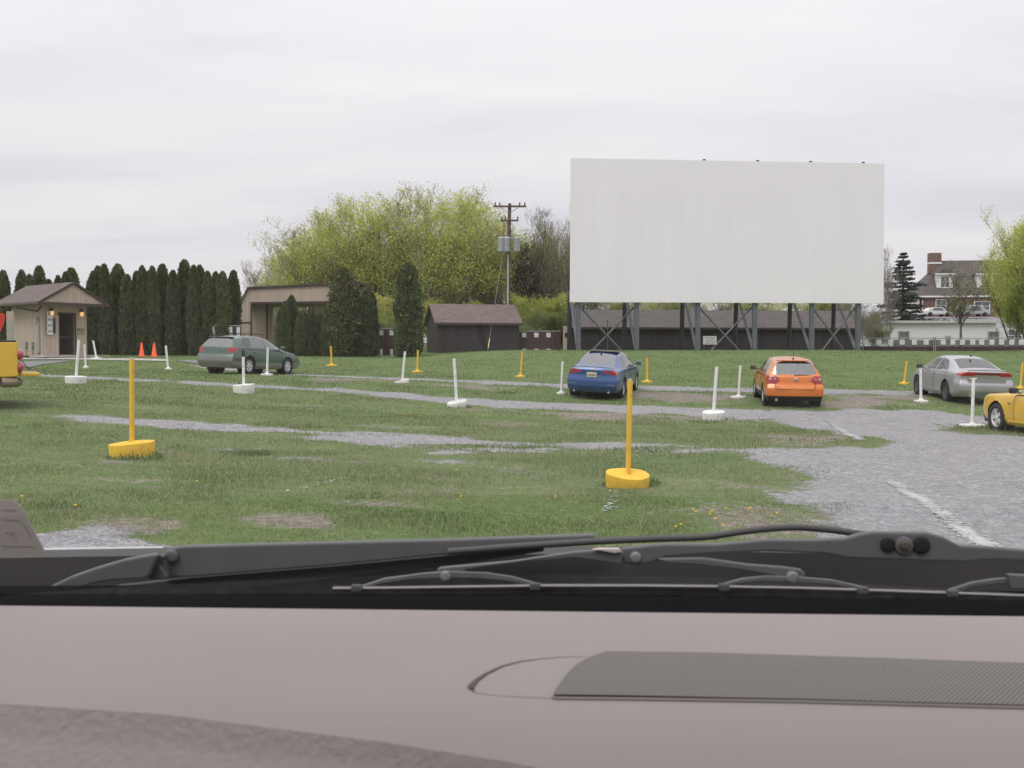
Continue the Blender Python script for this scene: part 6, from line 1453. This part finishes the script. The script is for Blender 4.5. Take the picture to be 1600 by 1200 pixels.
yk2 = plate_('wiper_yoke', [(1028,873),(1100,872),(1170,882),(1225,886),(1253,890),(1259,897),(1256,907),(1246,911),(1225,911),(1210,900),(1160,891),(1100,884),(1040,880)], 1.13, .008, M_WIP, bev=.002); rivet(yk2, 1238, 902, 1.127, .007)
def claw(pxs, d=1.125, par=own): return plate_('wiper_claw', pxs, d, .006, M_WIP, par, .0015)
claw([(563,916),(600,904),(660,896),(700,893),(760,895),(800,901),(840,912),(835,917),(790,908),(740,904),(700,903),(640,906),(600,912),(575,919)])
claw([(1127,913),(1160,904),(1200,900),(1250,902),(1300,906),(1350,917),(1345,923),(1300,914),(1240,910),(1190,908),(1150,913),(1135,919)])
claw([(1483,922),(1520,910),(1560,904),(1620,902),(1700,905),(1700,914),(1620,912),(1560,913),(1520,918),(1492,928)])
plate_('wiper_yoke', [(1575,897),(1700,905),(1700,925),(1580,921)], 1.12, .008, M_WIP)
bl = [(520,919.5),(600,919),(700,917.5),(840,915.5),(1000,915.5),(1140,917),(1250,919),(1345,922),(1480,926.5),(1600,931),(1760,938)]
blade = wall_('wiper_blade', [b[0] for b in bl], [b[1]-2 for b in bl], [b[1]+12 for b in bl], 1.115, .006, M_BLK)
m = MB(); m.tube([loc(P(u, v, 1.112)) for u, v in bl], .0016, 6); m.build('blade_spine', plainm('spine_steel', (.30,.275,.265), .6, .1), blade)
for u, v in ((557,919),(836,916),(1131,917),(1348,922),(1488,927)):
    c = loc(P(u, v, 1.108)); m = MB(); m.box(c, (.012,.008,.008), bev=.002); m.build('blade_clip', M_WIPD, blade)
plate_('washer_nozzle', [(925,859),(935,857),(968,857),(971,863),(960,865),(945,862)], 1.125, .006, plainm('nozzle_pale', (.55,.48,.42), .4))
# roof, pillars and doors of the cabin: they shade the dashboard as the real ones do
M_LINER = simple('headliner_grey', (.36,.34,.32), .9)
m = MB(); V=[]
prof = [(-1.3,1.98),(-.4,2.02),(.15,2.01),(.34,1.96)]
for y, z in prof:
    for x in (-.72,-.4,0,.4,.72): V.append(loc((x, y, z-.06*(abs(x)/.72)**2)))
m.add(V, [(r*5+c, r*5+c+1, (r+1)*5+c+1, (r+1)*5+c) for r in range(3) for c in range(4)], True); ro = m.build('roof', M_LINER, own); so_ = ro.modifiers.new('s','SOLIDIFY'); so_.thickness = .04; so_.offset = 1
for s in (-1,1):
    m = MB(); m.tube([loc((s*.74,.30,1.93)), loc((s*.86,.70,1.62)), loc((s*.95,1.12,1.30))], .045, 8); m.build('pillar', M_LINER, own)
    m = MB(); m.box(loc((s*.95,-.1,.93)), (.08,2.2,.86), bev=.02); m.build('door', M_LINER, own)
m = MB(); m.box(loc((0,-1.35,1.2)), (1.8,.06,1.5)); m.build('rear_wall', M_LINER, own)
m = MB(); m.box(loc((0,-.1,.45)), (1.9,2.6,.05)); m.build('cabin_floor', M_BLK, own)
# paper slip leaning in the lower left corner of the glass
ps = empty('paper_slip', tuple(P(20, 868, 1.02)), 0, 'greyish paper slip standing in the lower left corner of the windshield', 'paper'); OP = Vector(ps.location)
M_PAP = simple('grey_paper', (.25,.228,.205), .9, var=.05)
m = MB(); m.prism([P(u, v, 1.02)-OP for u, v in ((-60,868),(-60,780),(18,781),(27,784),(34,795),(72,866))], (0,.0015,0)); pp_ = m.build('sheet', M_PAP, ps)
m = MB()
for (u0, v0, u1, v1, w) in ((2,797,24,797,1.6),(4,812,30,813,1.2),(33,815,50,840,2.6),(8,832,24,833,1.1),(18,835,26,846,1.2),(2,853,52,854,1.0)):
    a, b = P(u0,v0,1.0193)-OP, P(u1,v1,1.0193)-OP; k = w*.55*1.02/F; m.prism([a+Vector((0,0,-k/2)), b+Vector((0,0,-k/2)), b+Vector((0,0,k/2)), a+Vector((0,0,k/2))], (0,.0003,0))
m.build('faint_writing', simple('faint_ink', (.19,.17,.155), .9), ps)
# clear pane of the windshield: faintly mirrors the dashboard over the view, as in the photograph
mg, gg_, bb_, oo_ = new_mat('windshield_glass'); tr = gg_.node('ShaderNodeBsdfTransparent'); tr.inputs[0].default_value = (.985,.98,.985,1)
gl = gg_.node('ShaderNodeBsdfGlossy'); gl.inputs['Roughness'].default_value = .0; mx = gg_.node('ShaderNodeMixShader'); fr = gg_.node('ShaderNodeValue'); fr.outputs[0].default_value = .07
gg_.l.new(fr.outputs[0], mx.inputs[0]); gg_.l.new(tr.outputs[0], mx.inputs[1]); gg_.l.new(gl.outputs[0], mx.inputs[2]); gg_.l.new(mx.outputs[0], oo_.inputs[0])
m = MB(); V = []; nu, nv = 24, 10
for j in range(nv+1):
    t = -.085+1.085*j/nv
    for i in range(nu+1):
        s = -1+2*i/nu; V.append(loc((s*(.86-.16*t), 1.035-.70*t-.05*s*s, 1.36+.60*t)))
m.add(V, [(j*(nu+1)+i, j*(nu+1)+i+1, (j+1)*(nu+1)+i+1, (j+1)*(nu+1)+i) for j in range(nv) for i in range(nu)], True); m.build('windshield', mg, own)
